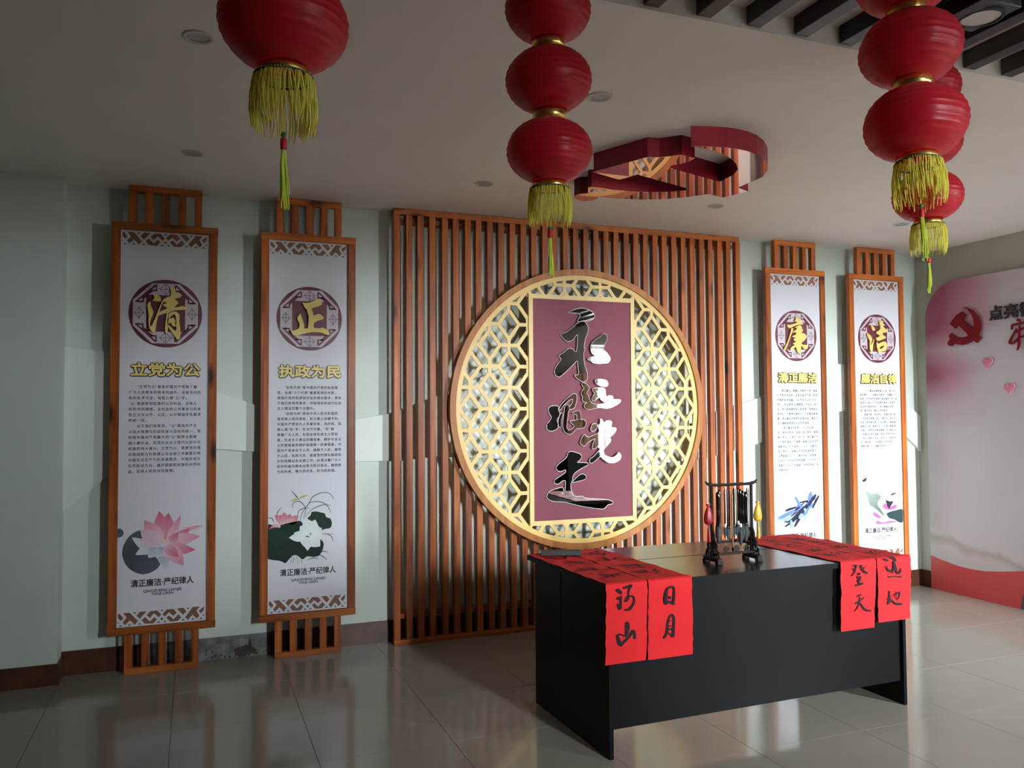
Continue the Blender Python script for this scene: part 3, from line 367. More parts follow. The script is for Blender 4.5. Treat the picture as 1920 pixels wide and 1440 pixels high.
GRASS2 = [[[-0.0521,0.8454],[-0.0345,0.899],[0.0011,0.9458],[0.0249,0.9874],[0.0669,1.0101],[0.1153,1.0143],[0.1457,0.9947],[0.1568,0.9697]],[[-0.0345,0.899],[0.007,0.9517],[0.055,0.9587],[0.0973,0.9477],[0.1277,0.9157],[0.1368,0.8878]],[[-0.0166,0.8678],[0.0191,0.9086],[0.0671,0.9307],[0.1155,0.9377],[0.1398,0.9274]],[[-0.0284,0.8563],[-0.0167,0.9102],[-0.0287,0.9411],[-0.0525,0.9633],[-0.0821,0.9646],[-0.0997,0.9443],[-0.0967,0.926]],[[-0.0641,0.8822],[-0.0583,0.9061],[-0.0286,0.9199],[0.0071,0.9201]],[[-0.1931,0.8766],[-0.1874,0.9062],[-0.1642,0.9321]],[[-0.2498,0.8734],[-0.222,0.866],[-0.2103,0.8415]],[[0.0796,0.7533],[0.1159,0.7513],[0.1463,0.7312],[0.1555,0.7]],[[0.1159,0.7513],[0.1584,0.7458]],[[0.0619,0.6328],[0.092,0.643],[0.1252,0.6348]],[[0.0619,0.6267],[0.092,0.6095],[0.1163,0.5866]],[[-0.0038,0.5948],[0.032,0.6044],[0.062,0.5964]],[[-0.0925,0.5828],[-0.0868,0.6185]],[[-0.063,0.5778],[-0.0691,0.6233]],[[-0.0394,0.5791],[-0.0454,0.6217]],[[-0.1101,0.578],[-0.0985,0.6192]]]
FLY2 = [[-0.103,1.0319],[-0.0526,0.9724],[-0.1145,0.969],[0.0009,1.0036]]
BLK3 = [[[-0.1476,0.6361],[-0.0646,0.711],[0.0029,0.7873],[0.0859,0.797],[0.1365,0.8216],[0.196,0.8526],[0.1827,0.8264],[0.2207,0.8315],[0.1862,0.7994],[0.1599,0.7537],[0.1425,0.7244],[0.0841,0.7238],[0.0343,0.7195],[0.0004,0.6814],[-0.0508,0.598],[-0.0664,0.6319],[-0.0821,0.659],[-0.1152,0.6344],[-0.1484,0.6033]],[[-0.1373,0.7342],[-0.0963,0.7488],[-0.0307,0.759],[-0.0228,0.7454],[-0.0804,0.7315],[-0.1295,0.7207]]]
BLU3 = [[[-0.2113,0.6787],[-0.1623,0.7025],[-0.0969,0.7257],[-0.0394,0.7362],[-0.0315,0.7226],[-0.0812,0.6986],[-0.1469,0.6689],[-0.2036,0.6619]],[[-0.0394,0.7362],[-0.0139,0.7748],[-0.0371,0.8354],[-0.0207,0.8347],[0.0271,0.7663],[0.0518,0.7586],[0.0859,0.797],[0.0953,0.8433],[0.1211,0.8757],[0.1289,0.8553],[0.1452,0.8346],[0.1362,0.8082],[0.119,0.7889],[0.1437,0.7745],[0.1347,0.7482],[0.0926,0.7301],[0.0659,0.6582],[0.0494,0.659],[0.0756,0.7176],[0.0416,0.6793],[0.0343,0.7195],[0.0012,0.7144]],[[-0.0958,0.5939],[-0.091,0.6266],[-0.0742,0.6455],[-0.0582,0.6314],[-0.0591,0.5919],[-0.0838,0.5853]],[[-0.0001,0.6615],[0.0172,0.6938],[0.034,0.7062],[0.0248,0.6669]]]
LIN3 = [[[-0.0586,0.9687],[-0.0552,0.9387]],[[-0.0025,0.9103],[0.0023,0.94],[0.0151,0.9562]],[[-0.0923,0.9268],[-0.0677,0.9293],[-0.0517,0.9121]],[[-0.1372,0.9186],[-0.1169,0.9211]],[[-0.1781,0.9004],[-0.1417,0.9023],[-0.1211,0.9147]],[[-0.1669,0.8605],[-0.1634,0.834],[-0.1353,0.823]],[[-0.1587,0.8634],[-0.1345,0.8592]],[[-0.1025,0.8381],[-0.0933,0.8839],[-0.0529,0.8625],[-0.0779,0.8437]],[[-0.2046,0.7964],[-0.1521,0.7974],[-0.0996,0.7852]],[[-0.0958,0.7718],[-0.0797,0.7645]],[[-0.0277,0.888],[-0.0283,0.8615],[0.0209,0.8529],[0.0626,0.8679]],[[-0.0126,0.8278],[0.016,0.8186]]]
FE3 = [[[0.0524,0.7851],[-0.023,0.7355],[-0.0853,0.6955]],[[0.0852,0.7704],[0.0012,0.7144],[-0.0658,0.6582],[-0.1274,0.635]],[[0.1188,0.7822],[0.0511,0.732],[-0.0243,0.6826],[-0.0827,0.6327]],[[-0.0151,0.7218],[-0.0816,0.6788],[-0.1476,0.6361]],[[0.0176,0.7137],[-0.0413,0.657],[-0.1403,0.6029]],[[0.051,0.7254],[-0.0001,0.6615],[-0.0467,0.5978]],[[0.1616,0.8205],[0.1188,0.7822],[0.0844,0.7371]],[[0.2039,0.8356],[0.1693,0.7934],[0.1344,0.7348]],[[0.1706,0.847],[0.1447,0.8145],[0.0855,0.7837]],[[0.0029,0.7873],[0.0692,0.7944],[0.1191,0.7956]],[[-0.0315,0.7226],[-0.1056,0.6998],[-0.2075,0.6654]],[[0.0513,0.7386],[0.0753,0.7043],[0.0577,0.6586]],[[0.1015,0.7563],[0.0839,0.7172],[0.0416,0.6793]],[[-0.0371,0.8354],[-0.0054,0.7877],[0.0267,0.7464]],[[0.0338,0.6996],[0.0168,0.6805],[-0.0001,0.6615]],[[0.1293,0.8687],[0.12,0.8289],[0.094,0.79]],[[-0.057,0.6842],[-0.1227,0.6611],[-0.2035,0.6652]],[[-0.0822,0.6525],[-0.0748,0.6191],[-0.0837,0.5866]]]
LEAF4 = [[[-0.1632,0.8404],[-0.1363,0.8517],[-0.0922,0.8376],[-0.0656,0.8296],[-0.0385,0.8389],[0.0055,0.806],[0.0049,0.7852],[-0.0226,0.7655],[-0.0326,0.7314],[0.0023,0.6951],[0.0457,0.6376],[0.0189,0.6458],[-0.0251,0.6826],[-0.069,0.7123],[-0.1129,0.7349],[-0.1297,0.7701],[-0.1374,0.8118]],[[0.0554,0.6579],[0.1103,0.6727],[0.1837,0.6832],[0.2484,0.6907],[0.2557,0.6272],[0.2512,0.5713],[0.1987,0.5741],[0.1447,0.6048],[0.0903,0.6145]]]
PINK4 = [[[-0.0879,0.6752],[-0.0523,0.67],[-0.017,0.651],[0.009,0.6186],[-0.0446,0.6282],[-0.071,0.6433]],[[-0.0053,0.744],[0.0301,0.7216],[0.049,0.7486],[0.0667,0.7339],[0.0838,0.6983],[0.1392,0.7237],[0.1851,0.7286],[0.1657,0.6945],[0.1106,0.6831],[0.0474,0.693]],[[-0.0452,0.6075],[-0.0551,0.5735],[0.0167,0.5732],[0.1439,0.5769],[0.1808,0.589],[0.108,0.5962],[0.017,0.5835]]]
DARK4 = [[[0.0542,0.7727],[0.0767,0.7648],[0.1037,0.7566],[0.1311,0.7589],[0.1408,0.776],[0.1353,0.7448],[0.1116,0.7179],[0.0926,0.6909],[0.0708,0.7198],[0.0626,0.748]],[[-0.1886,0.9445],[-0.1509,0.9639],[-0.1402,0.9636],[-0.1518,0.9329],[-0.1855,0.9306]],[[0.1096,0.8017],[0.1239,0.8221],[0.1606,0.8276],[0.1788,0.8234],[0.1511,0.814]]]
LIN4 = [[[-0.0965,1.0002],[-0.0423,1.0158],[0.0297,1.0151],[0.1014,0.9836],[0.164,0.9396],[0.2084,0.8889],[0.2345,0.8388],[0.2514,0.7889]],[[0.1514,0.8245],[0.1977,0.8402],[0.2392,0.8421]],[[0.2376,0.7895],[0.2045,0.7628],[0.1945,0.7352]]]
BANDB = [[[-0.2375,0.3566],[-0.2277,0.3551],[-0.2093,0.3295],[-0.2231,0.3155],[-0.2393,0.3354]],[[-0.2124,0.3589],[-0.1759,0.3586],[-0.1316,0.3069],[-0.1483,0.2855],[-0.174,0.3155],[-0.2005,0.2896],[-0.2132,0.3054],[-0.1911,0.3324]],[[-0.139,0.3384],[-0.1208,0.3598],[-0.0852,0.3587],[-0.1218,0.3183]],[[-0.085,0.338],[-0.0637,0.3577],[-0.0264,0.3584],[-0.006,0.3324],[-0.0188,0.318],[-0.0449,0.3437],[-0.0676,0.3179]],[[-0.1117,0.3097],[-0.0934,0.3265],[-0.0674,0.2978],[-0.0433,0.3218],[-0.0288,0.3066],[-0.0473,0.2851],[-0.0944,0.2865]],[[0.0012,0.3348],[0.0256,0.3606],[0.062,0.3589],[0.0797,0.337],[0.0609,0.3185],[0.0374,0.3424],[0.0144,0.3196]],[[0.0231,0.311],[0.039,0.3236],[0.0625,0.298],[0.0885,0.3262],[0.1063,0.3065],[0.0845,0.2866],[0.0437,0.2867]],[[0.0809,0.3604],[0.1161,0.3619],[0.134,0.3384],[0.115,0.3197]],[[0.1269,0.3046],[0.1692,0.362],[0.2078,0.3608],[0.1902,0.3381],[0.2068,0.3066],[0.192,0.2907],[0.1681,0.3165],[0.1432,0.2874]],[[0.2021,0.3354],[0.2317,0.3606],[0.2319,0.3391],[0.2171,0.3189]]]
BANDT = [[[-0.1576,0.3585],[-0.1392,0.3584],[-0.149,0.3479]],[[-0.0106,0.3592],[0.0068,0.3598],[-0.0024,0.35]],[[0.1353,0.3602],[0.153,0.3602],[0.1427,0.3502]],[[-0.234,0.283],[-0.2243,0.2928],[-0.213,0.2825]],[[-0.185,0.2844],[-0.1772,0.2944],[-0.1681,0.2834]],[[-0.1314,0.2848],[-0.123,0.2954],[-0.1121,0.2842]],[[-0.0286,0.2855],[-0.0201,0.2964],[-0.0099,0.2856]],[[0.006,0.2862],[0.0146,0.2963],[0.0234,0.2861]],[[0.105,0.2872],[0.1152,0.2978],[0.125,0.2866]],[[0.1609,0.2863],[0.1697,0.2974],[0.1802,0.2864]],[[0.2054,0.2863],[0.2158,0.2963],[0.2257,0.2859]],[[-0.0101,0.3079],[-0.0021,0.3165],[0.0058,0.3064],[-0.0019,0.2972]],[[-0.2398,0.3095],[-0.2334,0.3043],[-0.2397,0.2994]],[[0.2326,0.3153],[0.2246,0.3088],[0.2327,0.3011]]]

# ---------------------------------------------------------------- room shell
HC = 2.889; YR = -3.065; HR = 2.965; XR = 5.287; XW = 7.6
sbox('wall_back', (-5.2, 7.8, 0, .2, -.1, 3.3), 'wall')
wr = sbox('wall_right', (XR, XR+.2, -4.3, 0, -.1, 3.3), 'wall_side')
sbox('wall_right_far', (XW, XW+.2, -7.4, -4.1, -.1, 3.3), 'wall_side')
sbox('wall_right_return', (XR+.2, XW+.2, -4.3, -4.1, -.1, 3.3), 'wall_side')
sbox('wall_left', (-4.7, -4.5, -7.4, 0, -.1, 3.3), 'wall_dim')
pl = sbox('wall_left_pier', (-4.5, -1.352, -.17, .0, -.05, HC+.02), 'wall')
bm = bmn()
def wallgrid(bm, xs, zs, holes, y0, y1):
    for a, b in zip(xs, xs[1:]):
        for c, d in zip(zs, zs[1:]):
            if not any(h[0] <= (a+b)/2 <= h[1] and h[2] <= (c+d)/2 <= h[3] for h in holes): box(bm, a, b, y0, y1, c, d)
wallgrid(bm, (-4.7, FILL_WIN[0], FILL_WIN[1], WIN[0], WIN[1], 7.8), (-.1, WIN[2], FILL_WIN[2], FILL_WIN[3], WIN[3], 3.3), (WIN, FILL_WIN), YF-.40, YF)
struct('wall_front', bm, 'wall_dim')
for i, W_ in enumerate((WIN, FILL_WIN)):
    bm = bmn(); x0, x1, z0, z1 = W_; t = .05
    for b in ((x0, x1, z0, z0+t), (x0, x1, z1-t, z1), (x0, x0+t, z0, z1), (x1-t, x1, z0, z1), ((x0+x1)/2-.025, (x0+x1)/2+.025, z0, z1)): box(bm, b[0], b[1], YF-.34, YF-.28, b[2], b[3])
    struct('window_%d' % (i+1), bm, 'frame')  # the second frame belongs to the added fill opening
sbox('ground_outside', (-60, 60, -80, YF-.4, -.3, -.2), 'ground')
# ceiling: a flat field, then a shallow recess that holds the dark baffles
bm = bmn(); box(bm, -4.7, 7.8, YR, .1, HC, HC+.3)
ceil = struct('ceiling', bm, 'ceiling')
sbox('ceiling_recess', (-4.7, 7.8, -7.4, YR, HR, HR+.2), 'ceiling')
# floor: slab with single tiles
flo = sbox('floor', (-4.7, 7.8, -7.4, .1, -.1, -.004), 'grout')
bm = bmn(); TX, TY, g = .61, .6, .0012
box(bm, g, TX-g, g, TY-g, -.006, 0)
tile = obj('floor_tile', bm, 'floor', flo); tm = tile.data; first = True
for i in range(-7, 14):
    for j in range(12):
        x = -.733 + TX*i; y = .02 - TY*(j+1)
        if x > 7.7: continue
        if first: tile.location = (x, y, 0); first = False
        else: inst('floor_tile', tm, flo, (x, y, random.uniform(-.0002, .0002)), (random.uniform(-.0004, .0004), random.uniform(-.0004, .0004), 0))
# baseboards
def skirt(name, parts, axis='x', y=0, t=.012):
    root = None
    for x0, x1, h, m in parts:
        b = (x0, x1, y-t, y, 0, h) if axis == 'x' else (y-t, y, x0, x1, 0, h)
        if root is None: root = sbox(name, b, m)
        else: boxo('skirting_tile', b, m, root)
    return root
def runs(a, b, h, m, L=.8):
    out = []; x = a
    while x < b-1e-6: out.append((x+.001, min(b, x+L)-.001, h, m)); x += L
    return out
sk = skirt('baseboard_back', runs(-1.352, -.90, .140, 'skirt') + runs(-.18, XR, .140, 'skirt'))
bm = bmn(); box(bm, -.90, -.18, -.006, 0, 0, .137); obj('bare_mortar', bm, 'mortar', sk, label='grey bare mortar where the skirting tile has come off')
bm = bmn()
for k in range(5):
    cx = -.335+k*.022-.04; P = []
    for a in range(14):
        t = 2*PI*a/14; r = random.uniform(.012, .03); P.append((cx+r*math.cos(t), .035+r*1.5*math.sin(t)))
    prism(bm, P, lambda a, b, d: (a, -.0065-.0004*k, max(.001, b)), 0)
prism(bm, [(-.345, .02), (-.28, .02), (-.29, .07), (-.303, .125), (-.315, .07), (-.34, .055)], lambda a, b, d: (a, -.009, b), 0)
for k in range(26):
    x = random.uniform(-.6, -.2); z = abs(random.gauss(0, .035))+.006; r = random.uniform(.002, .006)
    prism(bm, [(x+r*math.cos(a), max(.001, z+r*1.4*math.sin(a))) for a in (0, 1, 2, 3, 4, 5)], lambda a, b, d: (a, -.0068, b), 0)
obj('glue_stain', bm, 'stain', sk, fix=False, kind='stuff')
skirt('baseboard_left', runs(-4.5, -1.340, .118, 'skirt'), 'x', -.17)
sbox('baseboard_pier_side', (-1.352, -1.340, -.17, 0, 0, .118), 'skirt')
skirt('baseboard_right', runs(-4.3, 0, .140, 'skirt'), 'y', XR)
# raised ribbon on the back wall
top = [(-1.352, 1.919), (-1.1, 1.89), (-.81, 1.78), (-.505, 1.657), (-.243, 1.563), (.04, 1.475), (.2, 1.465), (.359, 1.481), (.598, 1.518), (.819, 1.597), (1.163, 1.742), (1.462, 1.858), (1.7, 1.86), (2.0, 1.75), (2.3, 1.60), (2.6, 1.50), (3.1, 1.50), (3.408, 1.58), (3.624, 1.64), (3.8, 1.74), (3.98, 1.86), (4.1, 1.905), (4.433, 1.91), (4.75, 1.80), (5.127, 1.574), (5.283, 1.47)]
bot = [(-1.352, .953), (-1.108, 1.162), (-.95, 1.26), (-.81, 1.298), (-.503, 1.302), (-.242, 1.276), (.04, 1.22), (.359, 1.203), (.659, 1.199), (.912, 1.222), (1.3, 1.20), (1.8, 1.14), (2.5, 1.12), (3.1, 1.16), (3.539, 1.257), (3.617, 1.277), (3.9, 1.40), (4.1, 1.50), (4.423, 1.517), (4.7, 1.50), (5.124, 1.288), (5.283, 1.165)]
bm = bmn(); prism(bm, top + bot[::-1], lambda a, b, d: (a, -.03+d, b), .03)
struct('trim_1', bm, 'relief')

# ---------------------------------------------------------------- dark baffles, lamp and vents in the recess
cg = thing('baffle_ceiling', 'dark brown baffle strips running along the recessed ceiling above the lanterns', 'baffles')
bm = bmn(); box(bm, 0, .062, -3.88, 0, 0, HR-2.897, .002); bf = obj('baffle', bm, 'baffle', cg); bf.location = (.779-.2115*20, -3.072, 2.897)
for k in range(-19, 32):
    x = .779+.2115*k
    if x < 7.4: inst('baffle', bf.data, cg, (x, -3.072, 2.897))
t = thing('square_spotlight', 'square black spotlight with a pale round diffuser between the dark ceiling baffles', 'lamp', (1.955, -3.402, 2.905))
bm = bmn(); box(bm, -.076, .076, -.10, .10, 0, .060, .003); obj('housing', bm, 'lamp', t)
bm = bmn(); lathe(bm, [(.074, .002), (.076, -.008), (.066, -.010), (.064, -.004)], 40, cap=False); obj('bezel', bm, 'void', t)
bm = bmn(); lathe(bm, [(.001, -.005), (.065, -.004), (.065, .0)], 40); obj('diffuser', bm, 'disc', t)
for gx in (1.478, 1.69):
    t = thing('air_vent', 'black perforated air vent %s' % ('seen at the top edge between the dark baffles' if gx < 1.6 else 'behind the top of the right lantern string'), 'vent', (gx, -3.62, HR-.012))
    bm = bmn(); box(bm, 0, .146, -.5, .30, 0, .012); obj('grille', bm, 'void', t)
    bm = bmn()
    for k in range(26): box(bm, .01, .136, .29-.03*k, .30-.03*k, -.003, 0)
    obj('vent_slats', bm, 'baffle', t)

# ---------------------------------------------------------------- recessed downlights
DL = [(-.636, -2.315, 'grey recessed downlight nearest the upper left corner of the ceiling'), (-.656, -.885, 'small recessed downlight above the first wall banner'),
      (1.001, -2.312, 'recessed downlight beside the middle lantern string'), (.972, -.86, 'recessed downlight just left of the ceiling emblem above the slats'),
      (2.604, -.879, 'recessed downlight just right of the red ceiling emblem'), (4.208, -.892, 'recessed downlight behind the right lantern fringes')]
for x, y, lb in DL:
    t = thing('downlight', lb, 'downlight', (x, y, HC), group='recessed downlights in the flat ceiling')
    bm = bmn(); lathe(bm, [(.040, .0), (.042, -.004), (.054, -.006), (.058, -.001), (.058, .0)], 32, cap=False); obj('trim_ring', bm, 'disc', t, True)
    bm = bmn(); lathe(bm, [(.001, -.0015), (.041, -.0015), (.041, -.0035), (.039, -.0035)], 32, cap=False); obj('lens', bm, 'lens', t)

# ---------------------------------------------------------------- red emblem under the ceiling
t = thing('ceiling_emblem', 'deep red hammer-and-sickle emblem with mirrored underside fixed to the ceiling', 'emblem')
bm = bmn(); prism(bm, CEMB, lambda a, b, d: (a, b, HC-.098+d), .098); obj('emblem_body', bm, 'emblem_side', t)
bm = bmn(); prism(bm, CEMB, lambda a, b, d: (a, b, HC-.10+d), .0015); obj('mirror_face', bm, 'emblem', t, label='mirror-like dark red underside')

# ---------------------------------------------------------------- slatted wood screen
YS = -.1207
sl = thing('slatted_screen', 'floor-to-ceiling screen of orange-brown pine slats behind the golden circle', 'wooden screen')
boxo('rail', (.5907, 3.345, YS, YS+.045, 2.846, 2.887), 'wood_x', sl, .0015); boxo('rail', (.5907, 3.345, YS, YS+.045, .0005, .032), 'wood_x', sl, .0015)
def slat_piece(x, z0, z1, jx, jy, ja):
    bm = bmn(); box(bm, 0, .042, YS+.0015, YS+.0445, z0, z1, .0015); o = obj('slat', bm, 'wood_z', sl); o.location = (x+jx, jy, 0); o.rotation_euler = (0, ja, 0)
for k in range(34):      # slats stop at the round opening behind the lattice
    x = .5917+.08225*k; j = (random.uniform(-.002, .002), random.uniform(-.0012, .0012), random.uniform(-.0009, .0009))
    d = abs(x+.021-1.9585)+.021; h = (.985**2-d*d)**.5 if abs(d) < .985 else 0
    if h > .03: slat_piece(x, .032, 1.5455-h, *j); slat_piece(x, 1.5455+h, 2.846, *j)
    else: slat_piece(x, .032, 2.846, *j)
for z in (.16, 2.80): boxo('wall_batten', (.62, 3.31, YS+.046, -.001, z, z+.03), 'wood_x', sl)

# ---------------------------------------------------------------- round golden lattice sign
CX, CZ = 1.9585, 1.5455
rs = thing('round_lattice_sign', 'large round golden lattice sign with wooden ring and maroon calligraphy panel', 'sign', (CX, -.1225, CZ))
def ringo(name, r0, r1, y0, y1, m, seg=128, bev=0):
    bm = bmn(); L = []
    for k in range(seg):
        c, s = math.cos(2*PI*k/seg), math.sin(2*PI*k/seg)
        L.append([bm.verts.new((r*c, y, r*s)) for r, y in ((r0, y1), (r0, y0), (r1, y0), (r1, y1))])
    for k in range(seg):
        a, b = L[k], L[(k+1) % seg]
        for i in range(4): bm.faces.new((a[i], a[(i+1) % 4], b[(i+1) % 4], b[i]))
    return obj(name, bm, m, rs)
ringo('wood_ring', .956, .9987, -.050, 0, 'ring_wood')
ringo('gold_rim', .922, .9555, -.036, -.022, 'gold')
GX, GZ = .142, .14628; AX, AZ, BW = .065, .044, .0125
bm = bmn()
def inside(q): return math.hypot(*q) < .93 and not (abs(q[0]) < .40 and abs(q[1]) < .79)
def bar(p, q, dz=0):
    n = 24; pts = [(p[0]+(q[0]-p[0])*i/n, p[1]+(q[1]-p[1])*i/n) for i in range(n+1)]
    idx = [i for i in range(n+1) if inside(pts[i])]
    if len(idx) < 2: return
    a, b = pts[idx[0]], pts[idx[-1]]; L = math.hypot(b[0]-a[0], b[1]-a[1]); ux, uz = (b[0]-a[0])/L, (b[1]-a[1])/L; nx, nz = -uz*BW, ux*BW
    e = .004; a = (a[0]-ux*e, a[1]-uz*e); b = (b[0]+ux*e, b[1]+uz*e)
    prism(bm, [(a[0]+nx, a[1]+nz), (b[0]+nx, b[1]+nz), (b[0]-nx, b[1]-nz), (a[0]-nx, a[1]-nz)], lambda x, z, d: (x, -.034-dz+d, z), .010)
for i in range(-7, 8):
    for j in range(-7, 8):
        if (i+j) % 2 == 0: continue
        x, z = i*GX, j*GZ
        bar((x-AX, z), (x+AX, z), .0009); bar((x, z-AZ), (x, z+AZ), .0012)
        for sx in (1, -1):
            for sz in (1, -1):
                nx_, nz_ = x+sx*GX, z+sz*GZ
                bar((x+sx*AX, z), (nx_, nz_-sz*AZ), .0003*(sx > 0)+.0001*(sz > 0))
obj('lattice', bm, 'gold', rs)
bm = bmn()
X0, X1, Z0, Z1 = -.421, .417, -.814, .805; fwid = .031
for b in ((X0, X1, Z0, Z0+fwid), (X0, X1, Z1-fwid, Z1), (X0, X0+fwid, Z0+fwid, Z1-fwid), (X1-fwid, X1, Z0+fwid, Z1-fwid)): box(bm, b[0], b[1], -.044, -.020, b[2], b[3])
obj('gold_frame', bm, 'gold_frame', rs)
boxo('maroon_panel', (X0+fwid, X1-fwid, -.037, -.024, Z0+fwid, Z1-fwid), 'maroon', rs)
for ch in CHARS:
    bm = bmn(); bw = bmn()
    for k, P in enumerate(ch):
        P = smooth_poly([(a-CX, b-CZ) for a, b in P], 2)
        kk = k*.0003
        prism(bm, P, lambda a, b, d: (a, -.0560-kk-.033*a+d, b), .006)
        tube(bw, [(a, -.0530-.033*a, b) for a, b in P + P[:1]], .0036, 6)
    c = obj('mirror_character', bm, 'mirror', rs); c['label'] = 'mirror-black brush character'
    obj('character_edge', bw, 'white', c)

# ---------------------------------------------------------------- four banners
YB = -.1322; ZT, ZB = 2.6628, .2295; HW = .2951
def build_frame():
    t = thing('wall_banner', '', 'banner')
    d0, d1 = YB, YB+.040
    for s in (-1, 1):
        x0, x1 = (-HW, -HW+.048) if s < 0 else (HW-.048, HW)
        boxo('post', (x0, x1, d0+.001, d1, ZB+.043, ZT-.044), 'wood_z', t, .0015)
    boxo('rail', (-HW-.002, HW+.002, d0, d1, ZT-.044, ZT), 'wood_x', t, .0015); boxo('rail', (-HW-.002, HW+.002, d0, d1, ZB, ZB+.043), 'wood_x', t, .0015)
    for z0, z1, zr in ((ZT, 2.847, (2.847, 2.887)), (.036, ZB, (.0005, .036))):
        boxo('cap_rail', (-.204, .204, d0, d1, *zr), 'wood_x', t, .0015)
        for k in range(5):
            x = -.183+.0915*k; boxo('cap_slat', (x-.021, x+.021, d0+.001, d1, z0, z1), 'wood_z', t, .0015)
    for z in (.62, 1.02, 2.2):
        for s in (-1, 1): boxo('wall_spacer', (s*.15-.02, s*.15+.02, d1, -.031 if z == 1.02 else -.0005, z, z+.04), 'wood_x', t)
    return t
def child_copy(o, p):
    c = o.copy(); COL.objects.link(c); c.parent = p
    for ch in o.children: child_copy(ch, c)
PB = YB+.014       # front face of the printed board
P1 = PB-.0006
def medallion(t):
    R, ZC = .2045, 2.125; xz = lambda q: (q[0]*R+.004, ZC+q[1]*R)
    bm = bmn(); prism(bm, [xz((math.cos(a*PI/36), math.sin(a*PI/36))) for a in range(72)], lambda a, b, d: (a, PB-.001+d, b), .001)
    md = obj('medallion', bm, 'med', t)
    oc = [(.37, .885), (.885, .37), (.885, -.37), (.37, -.885), (-.37, -.885), (-.885, -.37), (-.885, .37), (-.37, .885)]
    bm = bmn()
    prism(bm, [xz(q) for q in oc], lambda a, b, d: (a, PB-.0016, b), 0)
    obj('octagon', bm, 'pale', md, fix=False)
    bm = bmn(); y = PB-.0022
    f = lambda a, b, d: (a, y, b)
    prism(bm, [xz(q) for q in ((-.53, -.54), (.53, -.54), (.53, .54), (-.53, .54))], f, 0)
    for sx in (1, -1):
        for sz in (1, -1):
            g = lambda L: [xz((q[0]*sx, q[1]*sz)) for q in L]
            prism(bm, g([(.30, .843), (.824, .335), (.824, .306), (.70, .306), (.237, .76), (.237, .843)]), f, 0)
            prism(bm, g([(.237, .80), (.237, .645), (.45, .645)]), f, 0); prism(bm, g([(.595, .47), (.595, .306), (.80, .306)]), f, 0)
    obj('dark_pattern', bm, 'med', md, fix=False, kind='stuff')
    bm = bmn(); y2 = PB-.0028
    f2 = lambda a, b, d: (a, y2, b)
    for sx in (1, -1):
        for sz in (1, -1):
            g = lambda L: [xz((q[0]*sx, q[1]*sz)) for q in L]
            prism(bm, g([(.275, .79), (.275, .69), (.39, .69)]), f2, 0); prism(bm, g([(.635, .45), (.635, .352), (.75, .352)]), f2, 0)
    obj('pale_triangles', bm, 'pale', md, fix=False, kind='stuff')
    bm = bmn()
    def ln(a, b, w=.010):
        L = math.hypot(b[0]-a[0], b[1]-a[1]); nx, nz = -(b[1]-a[1])/L*w, (b[0]-a[0])/L*w
        prism(bm, [xz(q) for q in ((a[0]+nx, a[1]+nz), (b[0]+nx, b[1]+nz), (b[0]-nx, b[1]-nz), (a[0]-nx, a[1]-nz))], f2, 0)
    for cx, cz, rx, rz in ((0, .72, .16, .15), (0, -.72, .16, .15), (.72, 0, .12, .16), (-.72, 0, .12, .16)):
        ln((cx-rx, cz), (cx, cz+rz)); ln((cx, cz+rz), (cx+rx, cz)); ln((cx+rx, cz), (cx, cz-rz)); ln((cx, cz-rz), (cx-rx, cz))
        ln((cx-rx*1.2, cz), (cx+rx*1.2, cz)); ln((cx, cz-rz*1.2), (cx, cz+rz*1.2))
    obj('fine_lines', bm, 'line', md, fix=False, kind='stuff')
    return md
